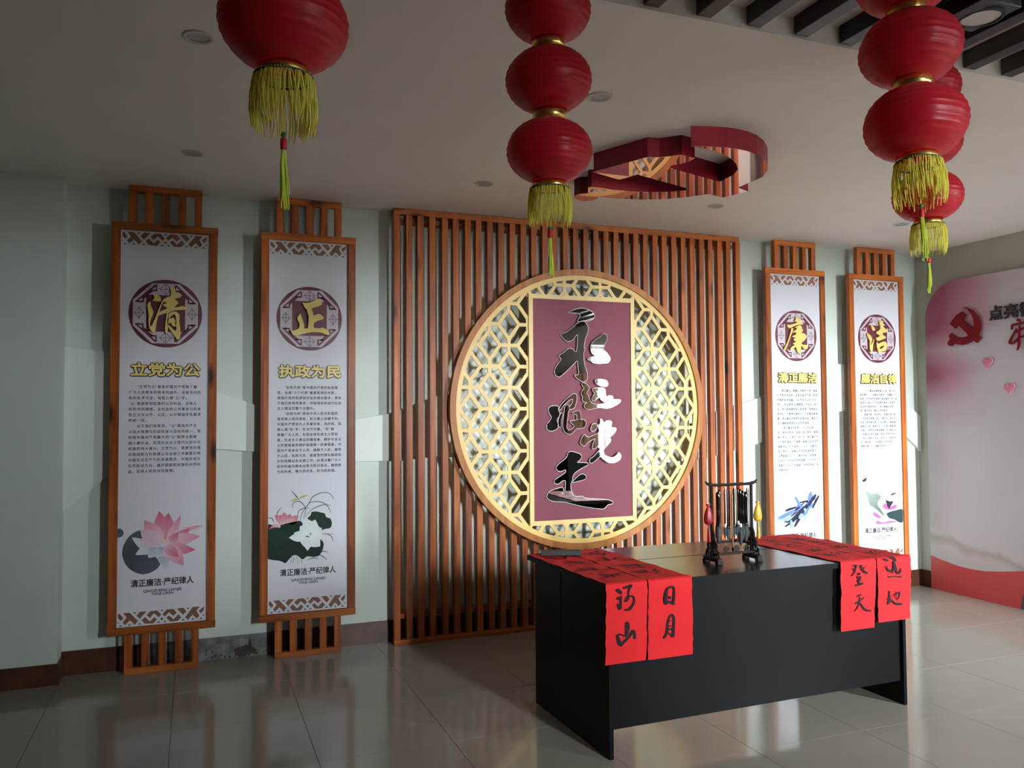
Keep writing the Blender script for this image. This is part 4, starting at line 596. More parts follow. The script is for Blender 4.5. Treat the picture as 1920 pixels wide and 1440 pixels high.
TXT = [
 '　　“立党为公”是指中国共产党除了最\n广大人民根本的根本利益外，没有任何的\n私利私求可言，其核心是“公”字。\n“公”是国家和民族的公共利益，全体人\n民的共同理想，全社会的公共事务与实体\n性正义与公平、公正、公开等程序性要求\n的统一性。\n　　对于我们党来说，“公”是指共产主\n义远大理想与阶段性奋斗目标的统一，现\n阶段中国共产党最大的“公”就是全面建\n成小康社会，实现社会主义现代化和中华\n民族的伟大复兴。立党为公，就是党的理\n论路线和方针政策以及全部工作都要反映\n中国先进生产力的发展要求，中国先进文\n化的前进方向，维护国家和民族的共同利\n益，坚持人民的共同理想。',
 '　　“执政为民”是中国共产党的执政理\n念，也是“三个代表”重要思想的本质，\n是我们党的性质和宗旨的根本要求，贯穿\n于我们党领导革命、夺取政权和进行社会\n主义建设的整个过程中。\n　　“执政为民”是指中华人民共和国的\n政权是人民的政权，权力是人民赋予的。\n中国共产党会为人民掌好权、用好权，其\n核心是“民”字，在当代中国，“民”就\n是最广大人民，包括全体社会主义劳动\n者、社会主义事业的建设者、拥护社会主\n义的爱国者和拥护祖国统一的爱国者。中\n国共产党来自于人民，植根于人民，服务\n于人民，执政为民，就是党的理论路线和\n方针政策以及全部工作，必须以最广大人\n民的利益为根本出发点和归宿点，做到权\n为民所用，情为民所系，利为民所谋。',
 '　　清正廉洁，是融入中国共产党人血脉\n之中的天然本色，也是中国共产党人作风\n传承的应有底蕴。习近平总书记在“不忘\n初心、牢记使命”主题教育工作会议上指\n出，努力实现理论学习有收获、思想政治\n有洗礼、干事创业敢担当、为民服务解难\n题、清正廉洁作表率的具体目标，确保这\n次主题教育取得扎扎实实的成效。\n　　“清正廉洁作表率”，不仅是纪律\n性，更是对党员、领导干部的要求，需要\n每个党员、干部在工作生活、清正廉洁作\n为干部的基本行为准则，能够以自觉性严\n格要求自己的言谈举止，让自己在廉洁从\n政上带好头，能够以先进的标准来要求，\n从严格要求自己，正确对待权力和荣誉，\n从而在工作中时刻保持清醒，为民务实不\n图虚名，在人生的道路上经得起考验，始\n终做到清正。',
 '　　一个人廉洁自律的修为之后，使人坦\n荡有骨气。“一身廉洁为民官，不欺瞒，不\n怕鬼，不仅是党员领导干部必备的工作，也\n是我们从源头上产生的根本要求，也是严\n党治党严格要求自己，努力做廉洁自律，\n律，廉洁用权，廉洁齐家的模范。\n　　踏着党旗，党政党纪，防微杜渐不是\n一件容易的事情，我们只要在内心深处守\n牢自己的严格自律，在任何情况下都能够\n稳得住心神、管得住言行、行得正做得清\n顶得住，时时处处慎独慎微，严守廉洁自\n己的廉洁从政的道路，自始至终把手中权\n力用好，做老百姓有一本良心，永葆党性\n党，做经得一个可经得起任何的考验，立\n做廉洁做人生，做廉洁的业务人员。']
TB = (1.172, 1.145, 1.04, 1.215); TITLE = ('立党为公', '执政为民', '清正廉洁', '廉洁自律')
LAB = ('tall pine-framed banner with pink lotus over a grey ink moon, leftmost on the wall', 'tall pine-framed banner with white lotus on dark green leaves, left of the slats',
       'tall pine-framed banner with a blue and black brushed flower, right of the slats', 'tall pine-framed banner with pale leaf and pink lotus, rightmost before the side wall')
def brushchar(t, polys, holes=()):
    bm = bmn()
    for k, P in enumerate(polys):
        prism(bm, smooth_poly(P, 2), lambda a, b, d: (a, YB-.006-.0003*k+d, b), .012, [smooth_poly(h, 1)[::-1] for h in (holes if k == len(polys)-1 else ())])
    obj('gold_character', bm, 'letter', t)
def bands(t):
    mz = .2825+.362
    for flip in (0, 1):
        s = (lambda z: z-.002) if not flip else (lambda z: 2.6095-(.362-z) + .0)
        for nm, dd, m in (('brown_fretwork', BANDB, 'brown'), ('small_triangles', BANDT, 'teal')):
            bm = bmn()
            for P in dd: prism(bm, [(a, s(b)) for a, b in P], lambda a, b, d: (a, P1, b), 0)
            obj(nm, bm, m, t, fix=False, kind='stuff')
def layer(t, name, items, y):
    bm = bmn(); lay = bm.loops.layers.float_color.new('ink')
    for i, it in enumerate(items): paint(bm, lay, it[0], y-.00004*i, *it[1:])
    return obj(name, bm, 'print', t, fix=False, kind='stuff')
def line_items(L, wd, col):
    out = []
    for P in L:
        S = [(x, z, wd*(1-.5*abs(2*i/(len(P)-1)-1))) for i, (x, z) in enumerate(P)]
        Q = ribbon_pts(S); A = []; Bq = []; n = len(Q)
        for i, (x, z, h) in enumerate(Q):
            a, b = Q[max(0, i-1)], Q[min(n-1, i+1)]; d = math.hypot(b[0]-a[0], b[1]-a[1]) or 1
            nx, nz = -(b[1]-a[1])/d*h/2, (b[0]-a[0])/d*h/2; A.append((x+nx, z+nz)); Bq.append((x-nx, z-nz))
        out.append((A+Bq[::-1], col))
    return out
PK = {0: ((.80, .50, .58), (.62, .10, .22)), 1: ((.82, .62, .70), (.72, .24, .36)), 2: ((.74, .60, .68), (.70, .45, .55)), 3: ((.42, .42, .48), (.74, .76, .80)), 4: ((.32, .32, .42), (.62, .64, .72))}
def art(i, t):
    if i == 0:
        it = [(smooth_poly(INK1[1], 1), (.09, .10, .13)), (smooth_poly([(.6*a+.4*-.13, b) if 0 else (a, b) for a, b in INK1[0]], 1), (.016, .022, .03), (.10, .115, .14), (-.13, .69), .15)]
        layer(t, 'ink_moon', it, P1)
        it = []
        for b, q, wd, c, bd in sorted(PET1, key=lambda e: 0 if e[3] in (3, 4) else 1):
            it.append((petal(b, q, wd*1.28, bd), PK[c][0], PK[c][1], b, math.dist(b, q)))
            it += line_items([[b, ((b[0]+q[0])/2, (b[1]+q[1])/2), q]], .0016, tuple(v*.8 for v in PK[c][1]))
        c = CEN1; it.append(([(c[0]+.016*math.cos(a/2), c[1]+.016*math.sin(a/2)) for a in range(12)], (.80, .66, .12), (.78, .55, .45), c, .018))
        layer(t, 'lotus_print', it, P1-.0006)
    elif i == 1:
        layer(t, 'grass_print', line_items(GRASS2, .005, (.05, .06, .05)), P1)
        it = [(petal(b, q, wd*1.25, 0), (.78, .55, .60), (.52, .10, .18), b, math.dist(b, q)) for b, q, wd in PETP]
        layer(t, 'pink_lotus', it, P1-.0004)
        it = [(smooth_poly(P, 1), c) for P, c in zip(LEAF2, ((.008, .024, .016), (.012, .034, .022), (.011, .032, .022)))]
        layer(t, 'lotus_leaves', it, P1-.0006)
        it = [(petal(b, q, wd*1.5, 0), (.80, .84, .84), (.62, .70, .70), b, math.dist(b, q)*1.3) for b, q, wd in PETW]
        b = PETW[0][0]; it.append(([(b[0]+.022*math.cos(a/2), b[1]+.018*math.sin(a/2)) for a in range(12)], (.74, .80, .78))); it.append(([(b[0]+.005*math.cos(a), b[1]+.010*math.sin(a)) for a in range(6)], (.18, .25, .20)))
        layer(t, 'white_lotus', it, P1-.001)
        a, b, c, d = FLY2
        it = line_items([[a, ((a[0]+b[0])/2, (a[1]+b[1])/2), b]], .006, (.08, .08, .08)) + [(petal(((c[0]+d[0])/2, (c[1]+d[1])/2), q, .016, 0), (.50, .46, .20)) for q in (c, d)]
        layer(t, 'dragonfly', it, P1-.0006)
    elif i == 2:
        layer(t, 'pale_outline', line_items(LIN3, .004, (.25, .25, .32)), P1)
        layer(t, 'blue_strokes', [(P, c) for P, c in zip(BLU3, ((.13, .22, .60), (.10, .17, .48), (.22, .34, .75), (.45, .65, .85)))], P1-.0002)
        it = []
        for k, L in enumerate(FE3): it += line_items([L], .017+.007*(k % 3), (.10, .17, .52) if k in (10, 12, 13, 15) else (.20, .32, .74) if k in (11, 14, 16, 17) else (.012, .014, .035))
        layer(t, 'feathered_strokes', it, P1-.0006)
        layer(t, 'black_strokes', [(P, (.012, .014, .035)) for P in BLK3[1:]], P1-.0004)
    else:
        layer(t, 'stem_line', line_items(LIN4, .006, (.34, .38, .36)), P1)
        layer(t, 'pink_petals', [(smooth_poly(P, 1), (.60, .09, .28)) for P in PINK4], P1-.0003)
        layer(t, 'pale_leaf', [(smooth_poly(LEAF4[0], 1), (.30, .36, .33), (.10, .14, .12), LEAF4[0][2], .14), (smooth_poly([(min(a, .243), b) for a, b in LEAF4[1]], 1), (.022, .045, .045))], P1-.0006)
        layer(t, 'dark_marks', [(P, (.02, .02, .03)) for P in DARK4], P1-.001)
XB = (-.8084, .0395, 3.877, 4.7193); CHD = (QING, ZHENG, LIAN, JIE)
frame0 = build_frame(); roots = [frame0]
for i in range(1, 4):
    r = frame0.copy(); COL.objects.link(r); roots.append(r)
    for ch in frame0.children: child_copy(ch, r)
for i, t in enumerate(roots):
    t.location = (XB[i], 0, 0); tag(t, LAB[i], 'banner', 'pine-framed calligraphy banners')
    b = boxo('printed_board', (-HW+.0495, HW-.0495, PB, PB+.006, ZB+.045, ZT-.046), 'board', t)
    medallion(t); brushchar(t, CHD[i], [JIEHOLE] if i == 3 else ())
    fit_text('title_outline', TITLE[i], 'dark', t, (-.182, .198, 1.748, 1.824), PB-.0006, 0, .003, spread=.0085)  # black outline showing around the gold title
    fit_text('title', TITLE[i], 'letter', t, (-.183, .199, 1.749, 1.825), PB-.0052, 0, .004, spread=.0028)
    fit_text('body_text', TXT[i], 'ink', t, (-.193, .205, TB[i], 1.694), P1, 0, 0, 1.62, 'LEFT', spread=.0004, space=1.22)
    fit_text('slogan', '清正廉洁·严纪律人', 'dark', t, (-.172, .172, .503, .546), P1, 0, spread=.0012)
    fit_text('slogan_latin', 'QINGZHENG LIANJIE\nYANJI LIREN', 'ink', t, (-.105, .105, .444, .482), P1, 0, 0, .9, spread=.0006)
    bands(t); art(i, t)

# ---------------------------------------------------------------- pink backdrop board on the right wall
t = thing('backdrop_board', 'big pink and white printed board with rounded corner on the right wall', 'board')
XBd = 5.240
P = [(-.140, .0005), (-.140, 2.28)]
for k in range(1, 13): a = PI - k*PI/24; P.append((-.140-.32-.32*math.cos(a), 2.28+.32*math.sin(a)))
P = [(y, z) for y, z in P] + [(-3.6, 2.60), (-3.9, 2.3), (-3.9, .0005)]
bm = bmn(); prism(bm, P, lambda a, b, d: (XBd+d, a, b), .045); obj('printed_panel', bm, 'mist', t)
bm = bmn(); wave = [(-.1405, .285), (-.25, .262), (-.419, .237), (-.55, .232), (-.665, .238), (-.82, .262), (-.975, .292), (-1.3, .36), (-1.8, .42), (-2.5, .36), (-3.89, .30)]
gp = [(-.955, .002), (-.975, .10), (-1.01, .185), (-1.07, .23)]
prism(bm, wave + [(-3.89, .002), (-.1405, .002)], lambda a, b, d: (XBd-.0008, a, b), 0); obj('red_wave', bm, 'redband', t, fix=False)
bm = bmn(); prism(bm, gp + [(-1.3, .26), (-1.55, .18), (-1.6, .002)], lambda a, b, d: (XBd-.0016, a, b), 0); obj('grey_curve', bm, 'greyprint', t, fix=False)
bm = bmn(); prism(bm, BEMB, lambda a, b, d: (XBd-.022+d, a, b), .012); obj('hammer_sickle_emblem', bm, 'redmetal', t)
def side_text(name, body, m, y0, y1, z0, z1, x, bold, depth):
    me = text_mesh(body, bold, .1); X = [v.co.x for v in me.vertices]; Y = [v.co.y for v in me.vertices]
    for v in me.vertices: v.co = (x-(v.co.z/.1+1)/2*depth, y0+(v.co.x-min(X))/(max(X)-min(X))*(y1-y0), z0+(v.co.y-min(Y))/(max(Y)-min(Y))*(z1-z0))
    me.materials.clear(); me.materials.append(M[m]); o = bpy.data.objects.new(name, me); COL.objects.link(o); o.parent = t
for k, c in enumerate('点亮微'):
    side_text('black_character', c, 'dark', -.768-.128*k, -.884-.128*k, 2.222, 2.338, XBd-.008, .022, .012)
bm = bmn()
for k, S in enumerate(REDCH):
    Q = ribbon_pts(S); A = []; Bq = []
    n = len(Q)
    for i, (x, z, h) in enumerate(Q):
        a, b = Q[max(0, i-1)], Q[min(n-1, i+1)]; d = math.hypot(b[0]-a[0], b[1]-a[1]) or 1
        nx, nz = -(b[1]-a[1])/d*h/2, (b[0]-a[0])/d*h/2; A.append((x+nx, z+nz)); Bq.append((x-nx, z-nz))
    prism(bm, A+Bq[::-1], lambda a, b, d: (XBd-.022-.0003*k+d, a, b), .012)
obj('red_character', bm, 'redmetal', t)
for y, z in HEARTS:
    h = []
    for k in range(28):
        a = 2*PI*k/28; h.append((y-.0029*(16*math.sin(a)**3), z+.0031*(13*math.cos(a)-5*math.cos(2*a)-2*math.cos(3*a)-math.cos(4*a))))
    bm = bmn(); prism(bm, h, lambda a, b, d: (XBd-.014+d, a, b), .008); obj('pink_heart', bm, 'hearts', t)

# ---------------------------------------------------------------- black desk
DX, DY, DR = 1.0573, -2.2372, .0239
def dw(u, v, z=0): c, s = math.cos(DR), math.sin(DR); return (DX+u*c-v*s, DY+u*s+v*c, z)
DT = .757
dk = thing('black_desk', 'long black laminate desk in front of the golden circle', 'desk', (DX, DY, 0), DR)
def sidepanel(u):
    bm = bmn(); prism(bm, [(0, .0005), (.788, .0005), (.788, .731), (.479, .731), (.479, .36), (.471, .36), (.471, .731), (0, .731)], lambda a, b, d: (u+d, a, b), .020); obj('side_panel', bm, 'desk', dk)
sidepanel(0); sidepanel(1.7213)
boxo('modesty_panel', (.0205, 1.7208, .018, .036, .121, .731), 'desk', dk)
boxo('desktop', (-.012, 1.753, -.002, .475, .7315, DT), 'desk_top', dk, .0015); boxo('rear_desktop', (-.012, 1.753, .483, .862, .7315, DT), 'desk_top', dk, .0015)
boxo('edge_band', (-.0125, 1.7535, -.0035, -.0022, .7315, DT-.0008), 'desk', dk); boxo('edge_band', (-.0135, -.0122, -.0022, .8615, .7315, DT-.0008), 'desk', dk)
boxo('shelf_rail', (.0205, 1.7208, .60, .618, .45, .731), 'desk', dk)

# paper couplets: each strip lies over the top and hangs down the front
def strip(label, u0, u1, u0b, u1b, zb, strokes, seed, curl=0):
    rnd = random.Random(seed)
    t = thing('couplet_paper', label, 'paper', (DX, DY, 0), DR, 'red paper couplets laid over the desk')
    path = [(.86, DT+.0012)]
    for k in range(1, 22): v = .86-.86*k/22; path.append((v, DT+.0016+.0022*(1+math.sin(k*1.3+seed))*rnd.uniform(.4, 1)))
    path += [(.012, DT+.007), (-.004, DT+.008), (-.012, DT+.002), (-.0155, DT-.015)]
    n = 14
    for k in range(1, n+1): z = DT-.015+(zb-DT+.015)*k/n; path.append((-.0160-.0012*math.sin(k*.7+seed)-.0002*k, z))
    bm = bmn(); cols = 10; G = []
    for i, (v, z) in enumerate(path):
        tt = max(0, (DT-z)/(DT-zb)) if v < 0 else 0
        a, b = u0+(u0b-u0)*tt, u1+(u1b-u1)*tt; j1, j2 = rnd.uniform(-.0025, .0025), rnd.uniform(-.0025, .0025)
        row = []
        for c in range(cols+1):
            s = c/cols; u = a+j1+(b+j2-a-j1)*s; wv = (.0009 if v < 0 else .0022)*math.sin(s*7+seed+i*.35)
            row.append(bm.verts.new((u, v-(abs(wv) if v < 0 else 0), z+(abs(wv) if v > .02 else 0)+(curl*(s-.5)*tt))))
        G.append(row)
    for r0, r1 in zip(G, G[1:]):
        for c in range(cols): bm.faces.new((r0[c], r0[c+1], r1[c+1], r1[c]))
    bmesh.ops.recalc_face_normals(bm, faces=bm.faces)
    bmesh.ops.solidify(bm, geom=bm.faces[:], thickness=-.0005)
    obj('sheet', bm, 'paper', t)
    bm = bmn()
    zm = sum(q[1] for S in strokes for q in S)/sum(len(S) for S in strokes)
    for hi in (True, False):
        for k, S in enumerate(strokes):
            if (sum(q[1] for q in S)/len(S) > zm) == hi: stroke(bm, [(a, b, w_*1.22) for a, b, w_ in S], lambda a, b: (a, -.0226-.0001*k, b))
        obj('brush_character', bm, 'brush_ink', t, fix=False, kind='stuff'); bm = bmn()
    uc = (u0+u1)/2
    for q in range(4):      # cursive characters further up the sheet, foreshortened on the desk top
        vc = .135+.175*q
        for k in range(7):
            x, y = uc+rnd.uniform(-.045, .045), vc+rnd.uniform(-.055, .055); a = rnd.choice((0, .3, PI/2, 1.9, 2.6)); S = []
            for j in range(4): S.append((x, y, rnd.uniform(.006, .015))); a += rnd.uniform(-.6, .6); x += .022*math.cos(a); y += .022*math.sin(a)
            stroke(bm, S, lambda p, r: (p, r, DT+.0088+.0001*k))
    obj('cursive_writing', bm, 'brush_ink', t, fix=False, kind='stuff')
strip('red paper couplet with black brush characters 河山, leftmost at the desk corner', -.018, .190, -.028, .176, .416, STR_L[0], 1)
strip('red paper couplet with black brush characters 日月, second from the left desk end', .196, .424, .186, .424, .414, STR_L[1], 2)
strip('red paper couplet with black brush characters 登天, left one of the right-hand pair', 1.303, 1.535, 1.292, 1.508, .423, STR_R[0], 3)
strip('red paper couplet with black brush characters 通地, at the right desk end', 1.541, 1.772, 1.537, 1.752, .443, STR_R[1], 4)
t = thing('paperweight', 'dark stone bar paperweight lying on the left couplets', 'paperweight', dw(.125, .735, DT+.0075), DR-.36)
bm = bmn(); box(bm, -.105, .105, -.02, .02, 0, .026, .002); obj('stone_bar', bm, 'weight', t)
tag_ = None

# ---------------------------------------------------------------- brush stand
BS = (.732, .975); BV = .25; HB = .388
bs = thing('brush_stand', 'carved dark wooden stand with a crossbar hung with calligraphy brushes', 'brush stand', dw(0, 0, DT+.0006), DR)
for u in BS:
    bm = bmn()
    box(bm, u-.014, u+.014, BV-.062, BV+.062, .010, .030, .003)
    for s in (-1, 1): box(bm, u-.016, u+.016, BV+s*.052-.013, BV+s*.052+.013, 0, .014, .002)
    obj('foot', bm, 'carved', bs)
    bm = bmn(); tube(bm, [(u, BV, .028), (u, BV, .20), (u, BV, .392)], [.0105, .0085, .0085], 10); obj('upright', bm, 'carved', bs)
    bm = bmn()
    for s in (-1, 1):          # openwork carved brackets rising beside the upright
        for k in range(3):
            y = BV+s*(.016+.015*k); zt = .15-.035*k
            tube(bm, [(u, y, .028), (u+.004, y+s*.004, .06), (u-.003, y-s*.003, zt*.8), (u, BV+s*.008, zt)], [.004, .0038, .0034, .003], 6)
        tube(bm, [(u, BV+s*.056, .03), (u, BV+s*.050, .055), (u, BV+s*.034, .07), (u, BV+s*.040, .09), (u, BV+s*.022, .115), (u, BV+s*.018, .14), (u, BV+s*.006, .165)], .0045, 6)
        for q in ((.045, .05), (.036, .082), (.022, .105), (.013, .135)): lathe(bm, [(.001, -.008), (.007, -.003), (.007, .003), (.001, .008)], 8, (u, BV+s*q[0], q[1]))
    obj('carved_bracket', bm, 'carved', bs)
    s = 1 if u > .8 else -1
    bm = bmn(); tube(bm, [(u-s*.004, BV, HB-.002), (u+s*.012, BV, HB+.003), (u+s*.026, BV, HB+.007), (u+s*.036, BV, HB+.018)], [.010, .009, .007, .004], 8); obj('carved_finial', bm, 'carved', bs)
bm = bmn(); tube(bm, [(BS[0]+(BS[1]-BS[0])*k/12, BV, HB-.002+.0015*(k % 2)) for k in range(13)], [.0065+.0012*(k % 2) for k in range(13)], 8)
for k in range(14): tube(bm, [(BS[0]+.012+.0168*k, BV-.006, HB-.004), (BS[0]+.012+.0168*k, BV-.016, HB-.008)], .0022, 6)
obj('crossbar', bm, 'carved', bs)
for z, v in ((.045, -.028), (.095, .028)):
    bm = bmn(); tube(bm, [(BS[0], BV+v, z), (BS[1], BV+v, z)], .0055, 8); obj('lower_rail', bm, 'carved', bs)
for k in range(3):
    bm = bmn(); cu = .793+.062*k
    for r in (.016, .009): tube(bm, [(cu+r*math.cos(a*PI/8), BV-.028, .067+r*math.sin(a*PI/8)) for a in range(17)], .0022, 6, False)
    box(bm, cu-.0015, cu+.0015, BV-.030, BV-.026, .050, .084)
    obj('scroll', bm, 'carved', bs)
# brushes: (offset, drop, length of handle, handle radius, hair length, hair radius, handle material, description)
BR = [(.020, .020, .158, .0085, .085, .0135, 'lacquer', 'fat black-handled brush with a thick grey head at the left end'), (.052, .008, .190, .0022, .028, .003, 'bamboo', 'very thin pale bamboo brush beside the thick left brush'),
      (.066, .010, .175, .0038, .060, .0065, 'maroonstick', 'slim maroon brush with a white ferrule, left of the round grey-headed one'), (.082, .008, .182, .0040, .062, .0075, 'maroonstick', 'maroon-handled brush with a round grey head, left of the long bamboo one'),
      (.094, .006, .186, .0030, .050, .0050, 'lacquer', 'thin black brush just left of the long bamboo stick'), (.110, .030, .270, .0040, .020, .003, 'bamboo', 'long plain bamboo brush hanging lowest in the middle'),
      (.122, .006, .180, .0042, .062, .0070, 'lacquer', 'black brush just right of the long bamboo stick'), (.136, .008, .178, .0030, .048, .0058, 'bamboo', 'thin tan brush right of centre with a dark head'),
      (.147, .005, .170, .0034, .052, .0065, 'lacquer', 'thin black brush with a pale collar right of centre'), (.160, .012, .176, .0062, .095, .0115, 'lacquer', 'large black brush with pale marks on its handle'),
      (.171, .020, .165, .0070, .070, .0095, 'lacquer', 'plain black brush squeezed beside the fattest one, on its left'),
      (.033, .012, .170, .0045, .060, .0080, 'lacquer', 'plain black brush second from the left end of the stand'),
      (.187, .026, .155, .0105, .088, .0140, 'lacquer', 'fattest glossy black brush with a broad grey head at right'), (.203, .008, .190, .0030, .045, .0045, 'lacquer', 'thin black brush second from the right end'),
      (.214, .012, .196, .0024, .036, .0034, 'maroonstick', 'thinnest dark brush at the right end of the bar')]
for u, dr, hl, hr, tl, tr_, m, lb in BR:
    hl *= 1.06; tl *= 1.08; hr *= 1.2; tr_ *= 1.15
    t = thing('calligraphy_brush', lb, 'brush', dw(BS[0]+u, BV-.017-(.006 if hr > .008 else 0), DT+.0006+HB-.011), DR, 'brushes hung on the stand')
    bm = bmn(); tube(bm, [(-.0012, .004, 0), (-.0008, .002, -dr*.5), (0, 0, -dr-.002)], .0006, 5); tube(bm, [(.0012, .004, 0), (.0008, .002, -dr*.5), (0, 0, -dr-.002)], .0006, 5); obj('loop', bm, 'wrap', t)
    z = -dr; bm = bmn(); lathe(bm, [(.0008, z), (hr*.6, z-.003), (hr*1.05, z-.014), (hr, z-.03), (hr*.92, z-hl*.5), (hr, z-hl)], 12); obj('handle', bm, m, t, True)
    z -= hl; bm = bmn(); lathe(bm, [(hr*1.08, z+.012), (max(hr, tr_*.8), z), (tr_*.9, z-.006)], 12); obj('ferrule', bm, 'ferrule' if 'ferrule' in lb or 'collar' in lb or 'marks' in lb else 'lacquer', t, True)
    bm = bmn(); lathe(bm, [(tr_*.85, z-.005), (tr_, z-tl*.35), (tr_*.9, z-tl*.6), (tr_*.5, z-tl*.88), (.0006, z-tl)], 12); obj('hair_tip', bm, 'hair', t, True)
def sachet(side):
    red = side < 0; u = (BS[0]-.030) if red else (BS[1]+.030)
    t = thing('silk_sachet', 'small dark red silk pouch hanging from the left end of the brush stand' if red else 'small golden yellow silk pouch with tassel on the right end of the brush stand', 'sachet', dw(u, BV-.014, DT+HB+.004), DR)
    ms = 'silk_red' if red else 'silk_yellow'
    bm = bmn()
    for s in (-1, 1): tube(bm, [(s*.003, .014, .0), (s*.004, -.004, -.004), (s*.003, -.003, -.05), (0, 0, -.094 if red else -.088)], .0009, 5)
    obj('cord', bm, ms, t)
    bm = bmn(); lathe(bm, [(.0006, -.088), (.0035, -.091), (.0035, -.094), (.0006, -.097)], 8); obj('bead', bm, 'ferrule', t)
    bm = bmn(); prof = [(.014, -.096), (.012, -.103), (.006, -.109), (.013, -.118), (.020, -.138), (.025, -.162), (.025, -.180), (.018, -.195), (.003, -.200)]
    lathe(bm, prof, 16)
    for v in bm.verts: v.co.y *= .55; v.co.x *= 1+.12*math.sin(5*math.atan2(v.co.y, v.co.x+1e-6))
    obj('pouch', bm, ms, t, True)
    bm = bmn(); z0 = -.200
    lathe(bm, [(.003, z0+.002), (.005, z0-.004), (.004, z0-.010), (.007, z0-.03), (.0095, z0-.075), (.0075, z0-.086)], 12); 
    obj('tassel', bm, ms, t, True)
sachet(-1); sachet(1)

# ---------------------------------------------------------------- lantern strings
def lantern_mesh():
    bm = bmn(); seg = 64; ribs = 13; per = 6; prof = []
    N = ribs*per; a, b, rn = .1235, .0865, .046
    t0 = math.asin(min(1, (1-(rn/a)**2)**.5))
    for i in range(N+1):
        s = -1+2*i/N; th = s*t0; z = b*math.sin(th)/math.sin(t0); r = a*math.cos(th)**.94
        k = (i % per)/per; r += .0006 - .0017*math.sin(PI*k)**.8
        prof.append((max(r, rn-.003), z))
    lathe(bm, prof, seg, cap=False)
    for v in bm.verts:
        th = math.atan2(v.co.y, v.co.x); f = 1 + .010*math.cos(6*th) - .004*math.cos(12*th+1); v.co.x *= f; v.co.y *= f
    bmesh.ops.recalc_face_normals(bm, faces=bm.faces)
    me = bpy.data.meshes.new('lantern_body'); bm.to_mesh(me); bm.free(); me.materials.append(M['lantern'])
    for p in me.polygons: p.use_smooth = True
    return me
LM = lantern_mesh()
def simple(name, fn, m, smooth=True):
    bm = bmn(); fn(bm); bmesh.ops.recalc_face_normals(bm, faces=bm.faces); me = bpy.data.meshes.new(name); bm.to_mesh(me); bm.free(); me.materials.append(M[m])
    for p in me.polygons: p.use_smooth = smooth
    return me
CM = simple('foil_collar', lambda bm: lathe(bm, [(.0455, -.0155), (.0478, -.015), (.0478, .015), (.0455, .0155)], 48, cap=False), 'foil')
CAPM = simple('mouth_cap', lambda bm: lathe(bm, [(.0535, .0), (.0545, .001), (.047, .016), (.0455, .016)], 48, cap=False), 'foil')
def braid(bm):
    for k in range(60):
        a = 2*PI*k/60; lathe(bm, [(.0006, -.0035), (.0032, -.001), (.0032, .001), (.0006, .0035)], 6, (.0548*math.cos(a), .0548*math.sin(a), -.001))
BRM = simple('braid', braid, 'braid')
def fringe(seed, L=.098):
    rnd = random.Random(seed)
    def f(bm):
        for k in range(120):
            a = 2*PI*(k+rnd.uniform(-.3, .3))/120; r = .0555; l = L*rnd.uniform(.80, 1.12); ph = rnd.uniform(0, 6); sw = rnd.gauss(0, .055)
            pts = []
            for i in range(7):
                s = i/6; aa = a+sw*s+.03*math.sin(ph+s*5); rr = r+.007*math.sin(PI*s*.8)+.002*math.sin(ph+7*s); pts.append((rr*math.cos(aa), rr*math.sin(aa), -.003-l*s))
            tube(bm, pts, [.0013]*6+[.0008], 4)
    return simple('fringe', f, 'thread', False)
def tass(seed):
    rnd = random.Random(seed)
    def f(bm):
        for k in range(34):
            a = rnd.uniform(0, 2*PI); r = rnd.uniform(0, 1)**.5; l = rnd.uniform(.088, .118); pts = []
            for i in range(6):
                s = i/5; q = (.0035+.0055*s)*r+.0012*math.sin(s*6+k); pts.append((q*math.cos(a)+.003*math.sin(s*3+seed)*s, q*math.sin(a), -l*s))
            tube(bm, pts, .0011, 4)
    return simple('tassel_strands', f, 'thread2', False)
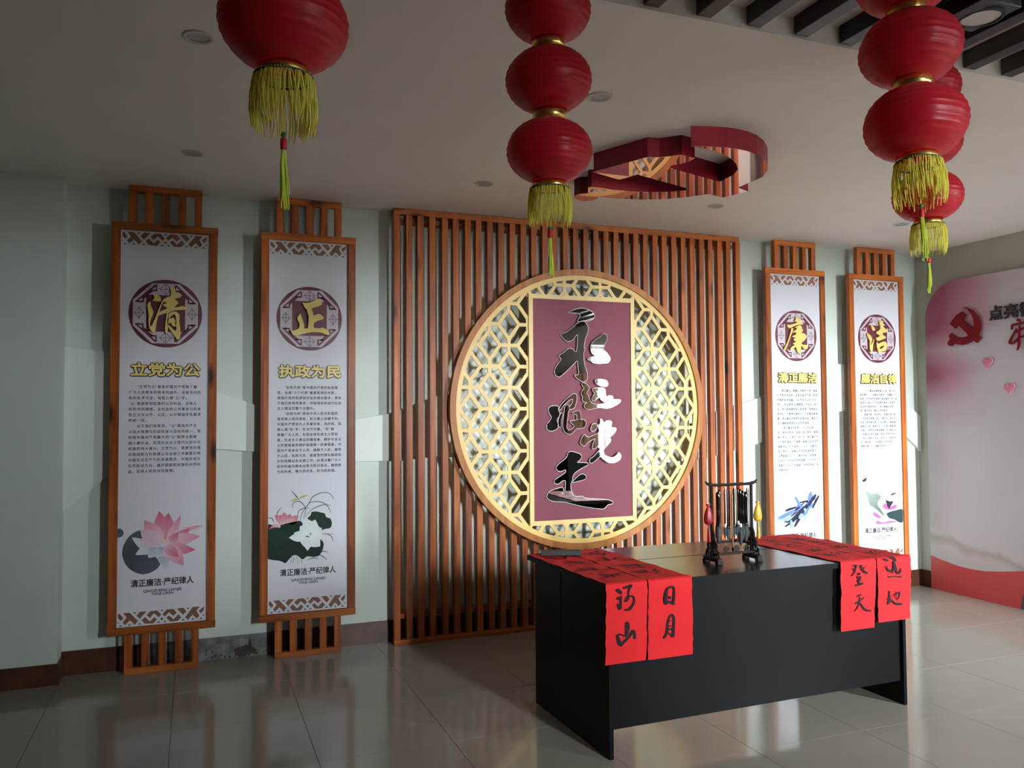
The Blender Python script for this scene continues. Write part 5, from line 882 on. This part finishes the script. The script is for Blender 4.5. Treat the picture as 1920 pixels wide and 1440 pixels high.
def lantern_string(loc, label, n, lean, seed, tl=.075):
    """loc is the centre of the lowest lantern; lean tilts the whole string"""
    t = thing('lantern_string', label, 'lanterns', loc, random.uniform(0, 1), 'strings of red lanterns'); t.rotation_euler = (lean[1], lean[0], 0)
    P = .2035
    for k in range(n):
        o = inst('lantern', LM, t, (0, 0, P*k), (random.uniform(-.03, .03), random.uniform(-.03, .03), random.uniform(0, 6)))
        if k: inst('foil_collar', CM, t, (0, 0, P*k-P/2))
    inst('mouth_cap', CAPM, t, (0, 0, -.104)); c = inst('braid', BRM, t, (0, 0, -.106))
    fr = inst('fringe', fringe(seed), t, (0, 0, -.106)); fr['kind'] = 'stuff'; fr['label'] = 'yellow thread fringe'
    bm = bmn(); tube(bm, [(0, 0, -.10), (.001, 0, -.16), (0, 0, -.216)], .0009, 5); obj('tassel_thread', bm, 'thread', t)
    bm = bmn(); lathe(bm, [(.0006, .006), (.0055, .002), (.0055, -.002), (.0006, -.006)], 10, (0, 0, -.219)); obj('green_bead', bm, 'bead', t, True)
    bm = bmn(); lathe(bm, [(.004, -.225), (.0062, -.227), (.0062, -.246), (.005, -.248)], 12); obj('tassel_wrap', bm, 'wrap', t, True)
    ts = inst('tassel', tass(seed), t, (0, 0, -.246)); ts['label'] = 'lime yellow thread tassel'; ts['kind'] = 'stuff'
    zt = P*(n-1)+.09; bm = bmn(); tube(bm, [(0, 0, zt-.02), (0, 0, HR-loc[2]-.001)], .0016, 6); obj('hanging_cord', bm, 'wrap', t)
    bm = bmn(); lathe(bm, [(.0455, zt-.002), (.0475, zt), (.0475, zt+.012), (.010, zt+.014)], 32, cap=False); obj('top_cap', bm, 'foil', t)
lantern_string((-.482, -3.861, 2.266), 'string of red silk lanterns nearest the camera, at the upper left', 3, (0, 0), 11)
lantern_string((.309, -3.337, 2.260), 'string of red silk lanterns hanging above the golden circle', 3, (-.02, .04), 12)
lantern_string((1.067, -3.924, 2.237), 'front string of red silk lanterns at the upper right, leaning slightly', 3, (.05, -.10), 13)
lantern_string((1.901, -3.205, 2.305), 'string of red silk lanterns partly hidden behind the right one', 3, (0, 0), 14)

# ---------------------------------------------------------------- brown cabinet near the window, seen only as a reflection in the mirror characters
t = thing('tall_cabinet', 'tall cabinet with brown upper doors and black base beside the window', 'cabinet', (4.30, YF+.002, 0))
boxo('base_unit', (0, .54, 0, .40, .0005, .92), 'desk', t); boxo('upper_carcass', (0, .54, 0, .36, .921, 2.15), 'cabinet', t)
for k in (0, 1): boxo('door', (.006+.267*k, .264+.267*k, .361, .381, .94, 2.14), 'cabinet', t, .003)
